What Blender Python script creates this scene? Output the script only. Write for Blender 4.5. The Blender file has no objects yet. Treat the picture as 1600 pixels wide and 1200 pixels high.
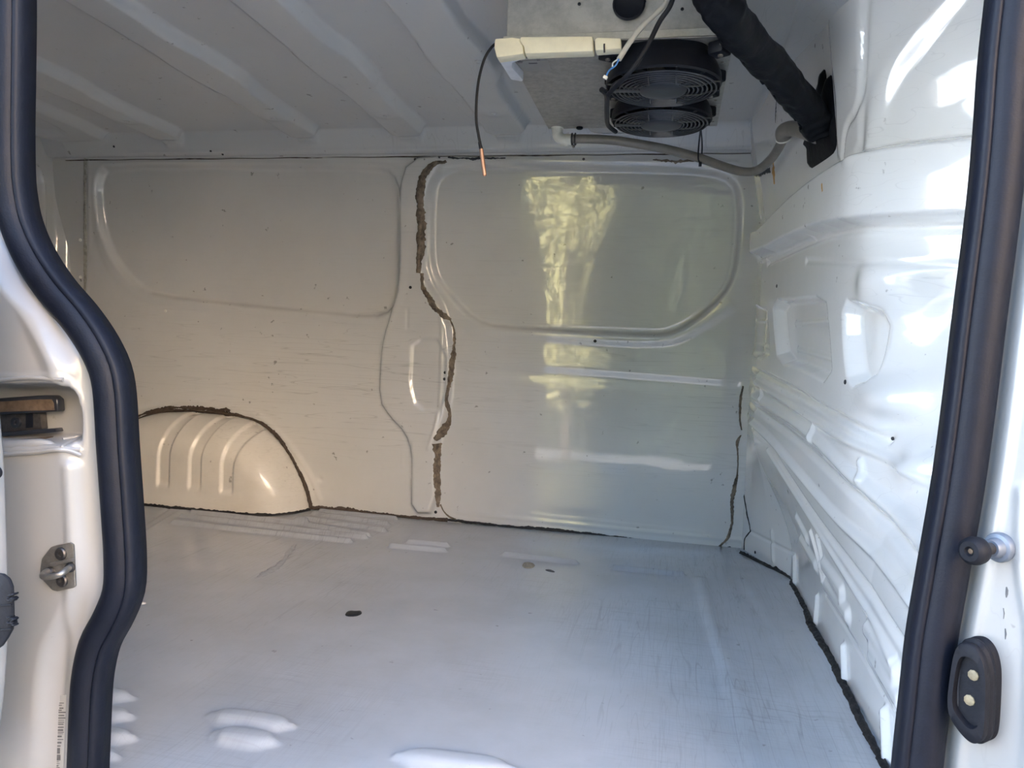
import bpy, bmesh, math, random
import numpy as np
from mathutils import Vector, Matrix, noise as mnoise

random.seed(4)
rng = np.random.default_rng(4)
scene = bpy.context.scene
COL = scene.collection

# ------------------------------------------------------------------ camera
FOC, VX, VY, SL, HC = 1200.0, 1050.0, 558.0, 0.042, 0.62
Yc = np.array([VX - 800, 600 - VY, FOC]); Yc /= np.linalg.norm(Yc)
Zc = np.cross(Yc, np.array([1, -SL, 0.0]))
if Zc[1] < 0: Zc = -Zc
Zc /= np.linalg.norm(Zc)
Xc = np.cross(Yc, Zc)
if Xc[0] < 0: Xc = -Xc
MW = np.array([Xc, Yc, Zc])                  # camera (right, up, forward) -> world
CAM = np.array([0.0, 0.0, HC])
cam = bpy.data.objects.new('camera', bpy.data.cameras.new('camera'))
COL.objects.link(cam)
cm = Matrix.Identity(4)
for r in range(3):
    cm[r][0] = MW[r][0]; cm[r][1] = MW[r][1]; cm[r][2] = -MW[r][2]; cm[r][3] = CAM[r]
cam.matrix_world = cm
cam.data.sensor_width = 36.0
cam.data.lens = 36.0 * FOC / 1600.0
cam.data.clip_start = 0.02
scene.camera = cam

# ------------------------------------------------------------------ world, sun, exposure
world = bpy.data.worlds.new('World'); scene.world = world; world.use_nodes = True
wn = world.node_tree; wn.nodes.clear()
wo = wn.nodes.new('ShaderNodeOutputWorld'); wb = wn.nodes.new('ShaderNodeBackground')
sky = wn.nodes.new('ShaderNodeTexSky')
sky.sky_type = 'NISHITA'; sky.sun_disc = False
sky.sun_elevation = math.radians(32); sky.sun_rotation = math.radians(-15)
sky.air_density = 1.0; sky.dust_density = 2.5; sky.ozone_density = 1.2
wb.inputs[1].default_value = 0.52
wn.links.new(sky.outputs[0], wb.inputs[0]); wn.links.new(wb.outputs[0], wo.inputs[0])
sun = bpy.data.objects.new('sun', bpy.data.lights.new('sun', 'SUN'))
COL.objects.link(sun)
sun.data.energy = 11.0; sun.data.color = (1.0, 0.90, 0.77); sun.data.angle = math.radians(0.6)
sun.rotation_euler = Vector((0.30, -0.88, -0.56)).to_track_quat('-Z', 'Y').to_euler()
scene.view_settings.view_transform = 'Standard'
scene.view_settings.look = 'None'
scene.view_settings.gamma = 1.0
scene.view_settings.use_curve_mapping = False
scene.view_settings.exposure = 2.12
scene.cycles.max_bounces = 12
scene.cycles.diffuse_bounces = 8
scene.cycles.glossy_bounces = 5
scene.cycles.caustics_reflective = False
scene.cycles.caustics_refractive = False
scene.cycles.sample_clamp_indirect = 6.0

# ------------------------------------------------------------------ helpers
def tag(o, label=None, cat=None, group=None, kind=None):
    if label: o['label'] = label
    if cat: o['category'] = cat
    if group: o['group'] = group
    if kind: o['kind'] = kind
    return o

def empty(name, loc=(0, 0, 0), label=None, cat=None, group=None):
    o = bpy.data.objects.new(name, None); COL.objects.link(o); o.location = loc
    o.empty_display_size = 0.05
    return tag(o, label, cat, group)

def mk(name, verts, faces, mat, parent=None, smooth=True, **kw):
    me = bpy.data.meshes.new(name)
    me.from_pydata([tuple(map(float, v)) for v in verts], [], [tuple(f) for f in faces])
    me.validate(); me.update()
    if smooth: me.polygons.foreach_set('use_smooth', [True] * len(me.polygons))
    me.materials.append(mat)
    o = bpy.data.objects.new(name, me); COL.objects.link(o)
    if parent is not None:
        o.parent = parent
        if parent.type == 'EMPTY' and parent.location.length > 0:
            o.location = -Vector(parent.location)
    return tag(o, **kw)

class MB:
    """collects shapes into one mesh"""
    def __init__(s): s.v = []; s.f = []
    def add(s, v, f):
        n = len(s.v); s.v += [tuple(map(float, a)) for a in v]
        s.f += [tuple(i + n for i in q) for q in f]; return s
    def box(s, c, size, rot=None, bevel=0.0, seg=2):
        bm = bmesh.new(); bmesh.ops.create_cube(bm, size=1.0)
        for v in bm.verts: v.co = Vector((v.co.x * size[0], v.co.y * size[1], v.co.z * size[2]))
        if bevel > 0: bmesh.ops.bevel(bm, geom=list(bm.edges), offset=bevel, segments=seg, affect='EDGES', profile=0.5)
        M = (rot.to_4x4() if rot else Matrix.Identity(4))
        bm.verts.ensure_lookup_table(); bm.verts.index_update()
        vv = [M @ v.co + Vector(c) for v in bm.verts]; ff = [[v.index for v in f.verts] for f in bm.faces]
        bm.free(); return s.add(vv, ff)
    def tube(s, pts, rad, n=12, cap=True, closed=False, flat=1.0):
        pts = [Vector(p) for p in pts]; m = len(pts)
        rr = rad if hasattr(rad, '__len__') else [rad] * m
        v = []; f = []; N = None
        for i in range(m):
            if closed: t = (pts[(i + 1) % m] - pts[i - 1])
            else: t = pts[min(i + 1, m - 1)] - pts[max(i - 1, 0)]
            t.normalize()
            if N is None:
                N = t.orthogonal().normalized()
            N = (N - t * N.dot(t)).normalized(); B = t.cross(N)
            for k in range(n):
                a = 2 * math.pi * k / n
                v.append(pts[i] + (N * math.cos(a) + B * math.sin(a) * flat) * rr[i])
        for i in range(m if closed else m - 1):
            for k in range(n):
                a = i * n + k; b = i * n + (k + 1) % n
                c = ((i + 1) % m) * n + (k + 1) % n; d = ((i + 1) % m) * n + k
                f.append((a, b, c, d))
        if cap and not closed:
            f.append(tuple(range(n))[::-1]); f.append(tuple((m - 1) * n + k for k in range(n)))
        return s.add(v, f)
    def lathe(s, prof, origin, axis, n=24, cap=True):
        ax = Vector(axis).normalized(); N = ax.orthogonal().normalized(); B = ax.cross(N); o = Vector(origin)
        v = []; f = []
        for r, h in prof:
            for k in range(n):
                a = 2 * math.pi * k / n
                v.append(o + ax * h + (N * math.cos(a) + B * math.sin(a)) * r)
        for i in range(len(prof) - 1):
            for k in range(n):
                f.append((i * n + k, i * n + (k + 1) % n, (i + 1) * n + (k + 1) % n, (i + 1) * n + k))
        if cap:
            f.append(tuple(range(n))[::-1]); f.append(tuple((len(prof) - 1) * n + k for k in range(n)))
        return s.add(v, f)
    def prism(s, poly, origin, ex, ey, ez, h, bevel=0.0):
        """poly (2D) in axes ex,ey, extruded along ez by h"""
        ex, ey, ez, o = Vector(ex), Vector(ey), Vector(ez), Vector(origin)
        bm = bmesh.new()
        vs = [bm.verts.new(o + ex * p[0] + ey * p[1]) for p in poly]
        fc = bm.faces.new(vs)
        r = bmesh.ops.extrude_face_region(bm, geom=[fc])
        bmesh.ops.translate(bm, vec=ez * h, verts=[g for g in r['geom'] if isinstance(g, bmesh.types.BMVert)])
        bmesh.ops.recalc_face_normals(bm, faces=bm.faces)
        if bevel > 0:
            bmesh.ops.bevel(bm, geom=[e for e in bm.edges if e.calc_face_angle(0) > 0.5], offset=bevel, segments=2, affect='EDGES', profile=0.5)
        bm.verts.index_update()
        vv = [v.co.copy() for v in bm.verts]; ff = [[v.index for v in f.verts] for f in bm.faces]
        bm.free(); return s.add(vv, ff)
    def build(s, name, mat, parent=None, smooth=True, sharp=None, **kw):
        o = mk(name, s.v, s.f, mat, parent, smooth, **kw)
        if smooth:
            ang = math.radians(sharp or 40)
            me = o.data
            bm = bmesh.new(); bm.from_mesh(me)
            bmesh.ops.recalc_face_normals(bm, faces=bm.faces)
            for e in bm.edges:
                if len(e.link_faces) == 2 and e.calc_face_angle(0) > ang: e.smooth = False
            bm.to_mesh(me); bm.free()
        return o

def crom(pts, n=10, closed=False):
    P = [np.array(p, float) for p in pts]; out = []
    m = len(P)
    for i in range(m if closed else m - 1):
        if closed: p0, p1, p2, p3 = P[i - 1], P[i], P[(i + 1) % m], P[(i + 2) % m]
        else: p0, p1, p2, p3 = P[max(i - 1, 0)], P[i], P[i + 1], P[min(i + 2, m - 1)]
        for k in range(n):
            t = k / n
            out.append(0.5 * ((2 * p1) + (-p0 + p2) * t + (2 * p0 - 5 * p1 + 4 * p2 - p3) * t * t + (-p0 + 3 * p1 - 3 * p2 + p3) * t ** 3))
    if not closed: out.append(P[-1])
    return out

def resample(pts, step):
    P = np.array(pts, float); d = np.r_[0, np.cumsum(np.linalg.norm(np.diff(P, axis=0), axis=1))]
    n = max(2, int(d[-1] / step) + 1); s = np.linspace(0, d[-1], n)
    return np.array([np.interp(s, d, P[:, k]) for k in range(P.shape[1])]).T

def chaikin(pts, n=2, closed=True):
    P = [np.array(p, float) for p in pts]
    for _ in range(n):
        Q = []
        m = len(P)
        if not closed: Q.append(P[0])
        for i in range(m if closed else m - 1):
            a, b = P[i], P[(i + 1) % m]
            Q += [a * .75 + b * .25, a * .25 + b * .75]
        if not closed: Q.append(P[-1])
        P = Q
    return P

def sstep(x, a, b):
    t = np.clip((x - a) / (b - a), 0, 1); return t * t * (3 - 2 * t)

def ray(px, py):
    d = MW @ np.array([px - 800, 600 - py, FOC], float); return d / np.linalg.norm(d)

def on(px, py, ax, v):
    d = ray(px, py); return CAM + d * ((v - CAM[ax]) / d[ax])

def onplane(px, py, o, n):
    d = ray(px, py); o = np.array(o, float); n = np.array(n, float)
    return CAM + d * (np.dot(o - CAM, n) / np.dot(d, n))

# ------------------------------------------------------------------ materials
def new_mat(name):
    m = bpy.data.materials.new(name); m.use_nodes = True
    nt = m.node_tree; b = nt.nodes['Principled BSDF']; return m, nt, b

def plain(name, col, rough=0.5, metal=0.0, coat=0.0, coat_r=0.1, noise=0.0, nscale=40, bump=0.0, bscale=200, col2=None, spec=.5):
    m, nt, b = new_mat(name)
    b.inputs['Base Color'].default_value = (*col, 1); b.inputs['Roughness'].default_value = rough
    b.inputs['Metallic'].default_value = metal; b.inputs['Specular IOR Level'].default_value = spec; b.inputs['Coat Weight'].default_value = coat
    b.inputs['Coat Roughness'].default_value = coat_r
    tc = nt.nodes.new('ShaderNodeTexCoord')
    if noise > 0:
        n = nt.nodes.new('ShaderNodeTexNoise'); n.inputs['Scale'].default_value = nscale; n.inputs['Detail'].default_value = 6
        n.inputs['Roughness'].default_value = 0.7
        r = nt.nodes.new('ShaderNodeValToRGB')
        c2 = col2 or tuple(c * (1 - noise) for c in col)
        r.color_ramp.elements[0].position = 0.35; r.color_ramp.elements[0].color = (*c2, 1)
        r.color_ramp.elements[1].position = 0.62; r.color_ramp.elements[1].color = (*col, 1)
        nt.links.new(tc.outputs['Object'], n.inputs['Vector']); nt.links.new(n.outputs['Fac'], r.inputs[0])
        nt.links.new(r.outputs[0], b.inputs['Base Color'])
    if bump > 0:
        n = nt.nodes.new('ShaderNodeTexNoise'); n.inputs['Scale'].default_value = bscale; n.inputs['Detail'].default_value = 4
        bp = nt.nodes.new('ShaderNodeBump'); bp.inputs['Strength'].default_value = bump; bp.inputs['Distance'].default_value = 0.002
        nt.links.new(tc.outputs['Object'], n.inputs['Vector']); nt.links.new(n.outputs['Fac'], bp.inputs['Height'])
        nt.links.new(bp.outputs[0], b.inputs['Normal'])
    return m

def paint(name, col, rough=0.4, coat=0.8, coat_r=0.04, scratches=(), dirt=0.0, wavy=0.3, wscale=3.0, band=None):
    """worn white body paint; scratches = list of (stretch xyz, scale, width, amount)"""
    m, nt, b = new_mat(name); L = nt.links.new
    b.inputs['Roughness'].default_value = rough
    b.inputs['Coat Weight'].default_value = coat; b.inputs['Coat Roughness'].default_value = coat_r; b.inputs['Coat IOR'].default_value = 1.65
    tc = nt.nodes.new('ShaderNodeTexCoord')
    col_out = None
    base = nt.nodes.new('ShaderNodeRGB'); base.outputs[0].default_value = (*col, 1); col_out = base.outputs[0]
    def noise(scale, stretch=(1, 1, 1), detail=3, dist=0.0, rot=(0, 0, 0), rg=.5):
        mp = nt.nodes.new('ShaderNodeMapping'); mp.inputs['Scale'].default_value = stretch; mp.inputs['Rotation'].default_value = rot
        n = nt.nodes.new('ShaderNodeTexNoise'); n.inputs['Scale'].default_value = scale
        n.inputs['Detail'].default_value = detail; n.inputs['Distortion'].default_value = dist; n.inputs['Roughness'].default_value = rg
        L(tc.outputs['Object'], mp.inputs[0]); L(mp.outputs[0], n.inputs['Vector']); return n.outputs['Fac']
    def math_(op, a, b_=None, c=None):
        n = nt.nodes.new('ShaderNodeMath'); n.operation = op
        for i, x in enumerate((a, b_, c)):
            if x is None: continue
            if isinstance(x, (int, float)): n.inputs[i].default_value = x
            else: L(x, n.inputs[i])
        return n.outputs[0]
    def ramp(x, lo, hi):
        n = nt.nodes.new('ShaderNodeMapRange'); n.inputs[1].default_value = lo; n.inputs[2].default_value = hi
        n.inputs[3].default_value = 0; n.inputs[4].default_value = 1; L(x, n.inputs[0]); return n.outputs[0]
    def mix(fac, c_out, c2):
        n = nt.nodes.new('ShaderNodeMixRGB'); L(fac, n.inputs[0]); L(c_out, n.inputs[1]); n.inputs[2].default_value = (*c2, 1); return n.outputs[0]
    if dirt > 0:
        d = ramp(noise(2.2, detail=8, rg=.65), .42, .75); d = math_('MULTIPLY', d, dirt)
        col_out = mix(d, col_out, (col[0] * .62, col[1] * .60, col[2] * .56))
        d2 = math_('MULTIPLY', ramp(noise(38, detail=3), .71, .76), 0.6)
        col_out = mix(d2, col_out, (.10, .09, .08))
    for st, sc, w, amt, rot in scratches:
        nz = noise(sc, st, detail=1, dist=0.15, rot=rot)
        ln = math_('ABSOLUTE', math_('SUBTRACT', nz, 0.5))
        ln = math_('SUBTRACT', 1.0, ramp(ln, 0.0, w))
        gate = ramp(noise(sc * .33, detail=3, rg=.7), .47, .66)
        f = math_('MULTIPLY', math_('MULTIPLY', ln, gate), amt)
        if band:
            sx = nt.nodes.new('ShaderNodeSeparateXYZ'); L(tc.outputs['Object'], sx.inputs[0])
            f = math_('MULTIPLY', f, math_('ADD', math_('MULTIPLY', math_('MULTIPLY', ramp(sx.outputs[2], band[0], band[0] + .15), ramp(sx.outputs[2], band[1], band[1] - .15)), 1 - band[2]), band[2]))
        col_out = mix(f, col_out, (.16, .155, .15))
    L(col_out, b.inputs['Base Color'])
    bp = nt.nodes.new('ShaderNodeBump'); bp.inputs['Strength'].default_value = wavy; bp.inputs['Distance'].default_value = 0.004
    h = noise(wscale, detail=2)
    h2 = math_('MULTIPLY', noise(26, detail=2), 0.05)
    h3 = math_('MULTIPLY', noise(190, detail=1), 0.004)
    L(math_('ADD', math_('ADD', h, h2), h3), bp.inputs['Height']); L(bp.outputs[0], b.inputs['Normal'])
    L(bp.outputs[0], b.inputs['Coat Normal'])
    return m

H0 = (0, 0, 0)
M_wall = paint('white_wall_paint', (.60, .60, .585), .17, 1.0, .03,
               [((1.2, 1, 30), 2.0, .03, .40, (0, .06, 0)), ((1.5, 1, 30), 1.2, .010, .5, (0, .5, 0)), ((1.5, 1, 36), 1.4, .012, .35, (0, 1.3, 0))], dirt=.22, wavy=.5, band=(.15, .78, .15))
M_ceil = paint('white_roof_paint', (.58, .59, .595), .42, .5, .12, [((14, 3, 3), 2.0, .006, .25, H0)], dirt=.12, wavy=.3)
M_floor = paint('worn_floor_paint', (.40, .42, .445), .36, .45, .14,
                [((1, 24, 1), 3.0, .03, .40, H0), ((24, 1, 1), 3.0, .03, .2, H0), ((26, .9, 1), 1.6, .014, .85, (0, 0, .5)),
                 ((26, 1.2, 1), 1.5, .012, .85, (0, 0, -.35)), ((30, 1.5, 1), 2.0, .014, .6, (0, 0, 1.1)), ((40, 3, 1), 3.0, .05, .2, (0, 0, .15))], dirt=.7, wavy=.4)
M_bulk = paint('white_bulkhead_paint', (.82, .82, .81), .25, 1.0, .03, [((1, 4, 12), 3.0, .006, .25, (.3, 0, 0))], dirt=.10, wavy=.4, wscale=4)
M_jamb = paint('darkened_jamb_paint', (.32, .32, .314), .36, .4, .06, [((9, 9, 2), 3.0, .005, .12, H0)], dirt=.30, wavy=.2, wscale=8)  # same white paint, base darkened to hold down brightness beside the opening
M_arch = paint('scuffed_arch_paint', (.62, .60, .56), .42, .6, .10,
               [((5, 5, 30), 3.0, .03, .30, (0, .35, 0)), ((30, 3, 3), 2.0, .02, .45, (0, .5, 0)), ((4, 4, 34), 3.5, .02, .25, (0, -.5, 0))], dirt=.5, band=(.16, .40, .35), wavy=.2, wscale=6)
M_body = plain('van_exterior_paint', (.78, .78, .76), .35, coat=.6)
M_seal = plain('black_rubber', (.006, .008, .016), .52, spec=.25, noise=.25, nscale=30, bump=.15, bscale=350)
M_rub = plain('dusty_black_rubber', (.010, .011, .016), .6, spec=.25, noise=.3, nscale=60, bump=.3)
M_mast = plain('brown_sealant', (.24, .19, .14), .8, noise=.7, nscale=38, bump=.9, bscale=220)
M_mastd = plain('dark_brown_sealant', (.075, .052, .038), .8, noise=.5, nscale=90, bump=.9, bscale=260)
M_black = plain('black_seam_mastic', (.014, .013, .014), .6, noise=.4, nscale=90, bump=.6)
M_alu = plain('dull_aluminium', (.43, .42, .39), .42, .55, noise=.3, nscale=55, bump=.25, bscale=420)
M_aluf = plain('spotted_aluminium', (.50, .49, .45), .42, .45, noise=.28, nscale=22, bump=.2, bscale=160)
M_foam = plain('cream_foam_tape', (.82, .76, .56), .75, noise=.08, nscale=30, bump=.3, bscale=60)
M_foamw = plain('grey_foam_tape', (.78, .80, .83), .6, noise=.12, nscale=30, bump=.7, bscale=50)
M_fan = plain('black_fan_plastic', (.005, .006, .010), .5, spec=.25, bump=.1)
M_hub = plain('fan_hub_metal', (.035, .04, .05), .38, .3, noise=.2, nscale=50)
M_wire = plain('black_coated_wire', (.016, .018, .024), .32, coat=.4)
M_cab = plain('black_cable', (.007, .008, .012), .5, spec=.3)
M_wcab = plain('cream_cable', (.50, .48, .42), .5)
M_blue = plain('blue_wire', (.03, .16, .42), .45)
M_conn = plain('white_connector', (.7, .7, .68), .4)
M_cop = plain('copper_probe', (.42, .25, .17), .42, .7)
M_pvc = plain('white_pvc', (.82, .81, .74), .4, noise=.12, nscale=60)
M_hose = plain('grey_hose', (.22, .20, .175), .42, coat=.3, coat_r=.2, noise=.25, nscale=20)
M_rim = plain('pale_hose_rim', (.6, .59, .54), .5)
M_steel = plain('zinc_steel', (.36, .33, .29), .38, .8, noise=.3, nscale=60)
M_dsteel = plain('dark_steel', (.12, .11, .105), .4, .8, noise=.3, nscale=90)
M_tape = plain('black_bitumen_tape', (.005, .006, .009), .55, spec=.18, noise=.3, nscale=50, bump=.9, bscale=60)
M_brass = plain('brass_contact', (.40, .32, .20), .65, .3, noise=.3, nscale=300)
M_rust = plain('rust_stain', (.50, .28, .09), .8, noise=.3, nscale=90)
M_soot = plain('black_smear', (.05, .055, .07), .7, noise=.4, nscale=90)
M_grease = plain('old_grease', (.24, .20, .13), .5, noise=.5, nscale=70, coat=.3)
M_brown = plain('brown_dirty_steel', (.20, .14, .095), .45, .5, noise=.4, nscale=60)
M_print = plain('faded_print', (.13, .13, .135), .6, noise=.4, nscale=300)
M_dprint = plain('dark_print', (.12, .12, .13), .6)
M_stick = plain('clear_sticker', (.40, .40, .385), .3, coat=.5)
M_lab = plain('grey_foil_label', (.36, .36, .35), .4, .4, noise=.1)
M_scrap = plain('black_tape_scrap', (.012, .013, .015), .5, noise=.4, nscale=120, bump=.6)
M_putty = plain('tan_adhesive', (.36, .32, .25), .7, noise=.5, nscale=140, bump=.8, bscale=300)
M_gap = plain('dark_gap', (.03, .03, .035), .8)

# ------------------------------------------------------------------ pressed sheet-metal panels
class Patch:
    """grid (u,v) -> 3D; relief d along normal; outlines are given as picture positions read off the flat base"""
    def __init__(s, u, v, base, normal, resid, touv):
        s.u = np.array(u); s.v = np.array(v)
        s.U, s.V = np.meshgrid(s.u, s.v, indexing='ij')
        s.base, s.normal, s.resid, s.touv = base, normal, resid, touv
        s.D = np.zeros_like(s.U)
    def uv(s, px, py):
        d = ray(px, py); t = np.linspace(.3, 5.5, 5201)
        P = CAM[None] + d[None] * t[:, None]
        r = s.resid(P); sg = np.where(np.sign(r[:-1]) != np.sign(r[1:]))[0]
        i = sg[0] if len(sg) else int(np.argmin(np.abs(r)))
        k = 0 if not len(sg) else r[i] / (r[i] - r[i + 1])
        p = P[i] + (P[min(i + 1, len(P) - 1)] - P[i]) * k
        return np.array(s.touv(p), float)
    def path(s, pts): return [s.uv(*p) for p in pts]
    def _dist(s, P, closed):
        P = np.array(P); n = len(P); best = np.full(s.U.shape, 9.0); inside = np.zeros(s.U.shape, bool)
        m = 0.12
        mask = (s.U > P[:, 0].min() - m) & (s.U < P[:, 0].max() + m) & (s.V > P[:, 1].min() - m) & (s.V < P[:, 1].max() + m)
        u = s.U[mask]; v = s.V[mask]; bb = np.full(u.shape, 9.0); ins = np.zeros(u.shape, bool)
        for i in range(n if closed else n - 1):
            a = P[i]; b = P[(i + 1) % n]; e = b - a; L = e @ e + 1e-12
            t = np.clip(((u - a[0]) * e[0] + (v - a[1]) * e[1]) / L, 0, 1)
            bb = np.minimum(bb, np.hypot(u - a[0] - t * e[0], v - a[1] - t * e[1]))
            if closed:
                c = ((a[1] > v) != (b[1] > v))
                with np.errstate(all='ignore'):
                    xi = (b[0] - a[0]) * (v - a[1]) / (b[1] - a[1]) + a[0]
                ins ^= c & (u < xi)
        best[mask] = bb; inside[mask] = ins
        return best, inside
    def area(s, P, depth, w=.012, px=True, smooth=2):
        if px: P = s.path(P)
        if smooth: P = chaikin(P, smooth)
        d, ins = s._dist(P, True); sd = np.where(ins, d, -d)
        s.D += depth * sstep(sd, -w, w)
    def line(s, P, depth, w=.008, px=True, smooth=2, taper=False):
        if px: P = s.path(P)
        if smooth: P = chaikin(P, smooth, False)
        d, _ = s._dist(P, False)
        s.D += depth * (1 - sstep(d, 0, w))
    def bead(s, a, b, depth, w, px=True, lens=False):
        P = s.path([a, b]) if px else [np.array(a), np.array(b)]
        a_, b_ = P; e = b_ - a_; t = ((s.U - a_[0]) * e[0] + (s.V - a_[1]) * e[1]) / (e @ e)
        k = np.clip(1 - np.abs(2 * t - 1) ** 5, .30, 1) if lens else 1.0
        d, _ = s._dist(P, False); d = d / k
        s.D += depth * (1 - sstep(d, w * .25, w * 1.1)) * (np.sqrt(k) if lens else 1.0)
    def blob(s, c, r, depth, px=True):
        P = s.uv(*c) if px else np.array(c)
        q = ((s.U - P[0]) / r[0]) ** 2 + ((s.V - P[1]) / r[1]) ** 2
        s.D += depth * np.exp(-q * 1.6)
    def hgt(s, u, v):
        i = np.clip(np.interp(u, s.u, np.arange(len(s.u))), 0, len(s.u) - 1.001); j = np.clip(np.interp(v, s.v, np.arange(len(s.v))), 0, len(s.v) - 1.001)
        a, b = int(i), int(j); f, g = i - a, j - b; D = s.D
        return (D[a, b] * (1 - f) + D[a + 1, b] * f) * (1 - g) + (D[a, b + 1] * (1 - f) + D[a + 1, b + 1] * f) * g
    def pt(s, u, v, off=0.0):
        U = np.array([[u]]); V = np.array([[v]])
        return (s.base(U, V) + s.normal(U, V) * (s.hgt(u, v) + off))[0, 0]
    def build(s, name, mat, parent=None, cut=None, **kw):
        P = s.base(s.U, s.V) + s.normal(s.U, s.V) * s.D[..., None]
        nu, nv = s.U.shape
        idx = np.arange(nu * nv).reshape(nu, nv)
        q = np.stack([idx[:-1, :-1], idx[1:, :-1], idx[1:, 1:], idx[:-1, 1:]], -1)
        if cut is not None: q = q[~cut[:-1, :-1]]
        q = q.reshape(-1, 4)
        me = bpy.data.meshes.new(name)
        me.vertices.add(nu * nv); me.vertices.foreach_set('co', P.reshape(-1).astype(np.float32))
        me.loops.add(len(q) * 4); me.loops.foreach_set('vertex_index', q.reshape(-1).astype(np.int32))
        me.polygons.add(len(q)); me.polygons.foreach_set('loop_start', np.arange(0, len(q) * 4, 4, dtype=np.int32))
        me.update(calc_edges=True); me.validate()
        me.polygons.foreach_set('use_smooth', [True] * len(me.polygons))
        me.materials.append(mat)
        o = bpy.data.objects.new(name, me); COL.objects.link(o)
        if parent is not None: o.parent = parent
        return tag(o, **kw)

def vec_const(v):
    v = np.array(v, float)
    return lambda U, V: np.broadcast_to(v, U.shape + (3,))

def ribbon(patch, pts, widths, mat, name, parent=None, th=.003, rag=.35, off=0.0, px=True, step=.004, seed=0, lump=.9, fine=1.0):
    """ragged bead of sealant lying on a panel; widths in metres per control point"""
    ctl = patch.path(pts) if px else [np.array(p) for p in pts]
    P = np.array([np.r_[c, w] for c, w in zip(ctl, widths)])
    P = np.array(crom(P, 8)); P = resample(P, step)
    v = []; f = []; n = len(P); K = 9
    for i in range(n):
        t = P[min(i + 1, n - 1)][:2] - P[max(i - 1, 0)][:2]; t /= (np.linalg.norm(t) + 1e-9); nn = np.array([-t[1], t[0]])
        w = P[i][2] / 2
        e = []
        for sd in (0, 1):
            z = mnoise.noise(Vector((i * step * 28, seed * 7.1 + sd * 3.3, 0))) + .7 * fine * mnoise.noise(Vector((i * step * 130, seed * 3.1 + sd * 9.3, 5)))
            e.append(w * (1 + rag * z * 1.6))
        for k in range(K):
            a = -1 + 2 * k / (K - 1)
            o = a * (e[0] if a < 0 else e[1])
            q = P[i][:2] + nn * o
            h = th * (1 - abs(a) ** 2.5) * (1 + lump * mnoise.noise(Vector((i * step * 60, k * 1.3, seed))))
            v.append(patch.pt(q[0], q[1], off + (h if abs(a) < 1 else -.0012)))
    for i in range(n - 1):
        for k in range(K - 1):
            f.append((i * K + k, i * K + k + 1, (i + 1) * K + k + 1, (i + 1) * K + k))
    return mk(name, v, f, mat, parent)

def splat(patch, pts, mat, name, parent=None, th=.0012, px=True, **kw):
    P = patch.path(pts) if px else [np.array(p) for p in pts]
    P = chaikin(P, 1); c = np.mean(P, axis=0); n = len(P); v = [patch.pt(c[0], c[1], th)]
    for r, h in ((.55, th), (.9, th * .8), (1.0, -.0008)):
        for p in P:
            q = c + (p - c) * r; v.append(patch.pt(q[0], q[1], h))
    f = [(0, 1 + k, 1 + (k + 1) % n) for k in range(n)]
    for a in range(2):
        for k in range(n):
            f.append((1 + a * n + k, 1 + (a + 1) * n + k, 1 + (a + 1) * n + (k + 1) % n, 1 + a * n + (k + 1) % n))
    return mk(name, v, f, mat, parent, **kw)

XL, XR = -2.38, 0.95
YN = 0.90
# ================================================================== FAR WALL
def wall_Y(z): return 2.62 - 0.075 * sstep(z, .62, 1.42)
W = Patch(np.arange(XL, .42, .0055), np.arange(-.01, 1.305, .0055),
          lambda U, V: np.stack([U, wall_Y(V), V], -1), vec_const((0, -1, 0)),
          lambda P: P[:, 1] - wall_Y(P[:, 2]), lambda p: (p[0], p[2]))
# rear (left) blanked window field
W.area([(152, 275), (165, 258), (400, 259), (585, 261), (612, 268), (625, 300), (626, 380), (625, 445), (612, 485), (580, 496), (480, 486),
        (360, 475), (240, 462), (210, 445), (175, 405), (158, 360), (150, 310)], -.030, .012, smooth=1)
W.area([(140, 262), (150, 248), (600, 250), (636, 270), (640, 300), (640, 440), (625, 500), (560, 510), (232, 476), (190, 452), (160, 410), (143, 350)], .0025, .012)
# forward (right) blanked window field with its rolled border
R_out = [(676, 300), (684, 275), (710, 261), (760, 260), (1000, 264), (1110, 268), (1145, 282), (1155, 310), (1153, 370), (1146, 430), (1128, 462), (1090, 495),
         (1055, 517), (1020, 522), (900, 516), (780, 511), (742, 500), (712, 470), (684, 438), (675, 405), (675, 350)]
W.area(R_out, -.022, .010, smooth=1)
W.line(R_out + [R_out[0]], -.005, .014)
# pillar field between them stands proud
W.area([(626, 300), (640, 250), (700, 245), (668, 300), (664, 380), (662, 430), (700, 490), (708, 560), (702, 640), (684, 690), (684, 800),
        (645, 800), (645, 745), (645, 705), (636, 676), (611, 650), (595, 625), (597, 560), (602, 525), (614, 488), (626, 445)], .026, .009, smooth=1)
W.line([(645, 690), (645, 745)], -.004, .007)
W.area([(647, 531), (700, 531), (700, 640), (655, 640), (644, 600), (646, 570)], -.007, .005, smooth=1)
W.line([(640, 485), (640, 512)], -.003, .006)
W.line([(692, 490), (693, 535), (690, 645), (672, 700)], .005, .006)
W.line([(630, 700), (629, 730)], .002, .005)
# lower feature lines of the right skin
W.line([(735, 516), (840, 522), (1030, 535), (1080, 518), (1140, 478)], .004, .03)
W.line([(720, 578), (900, 588), (1150, 608)], -.003, .035)
W.line([(715, 800), (900, 820), (1165, 845)], .003, .010)
W.line([(830, 803), (1100, 832)], .0015, .006)
# left lower skin: shallow crease over the wheel arch, drain dimple
W.line([(215, 640), (300, 622), (400, 640), (450, 690), (485, 740), (500, 780)], .004, .014)
W.blob((500, 749), (.012, .012), -.006)
W.line([(490, 775), (600, 790), (680, 800)], .002, .03)
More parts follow.
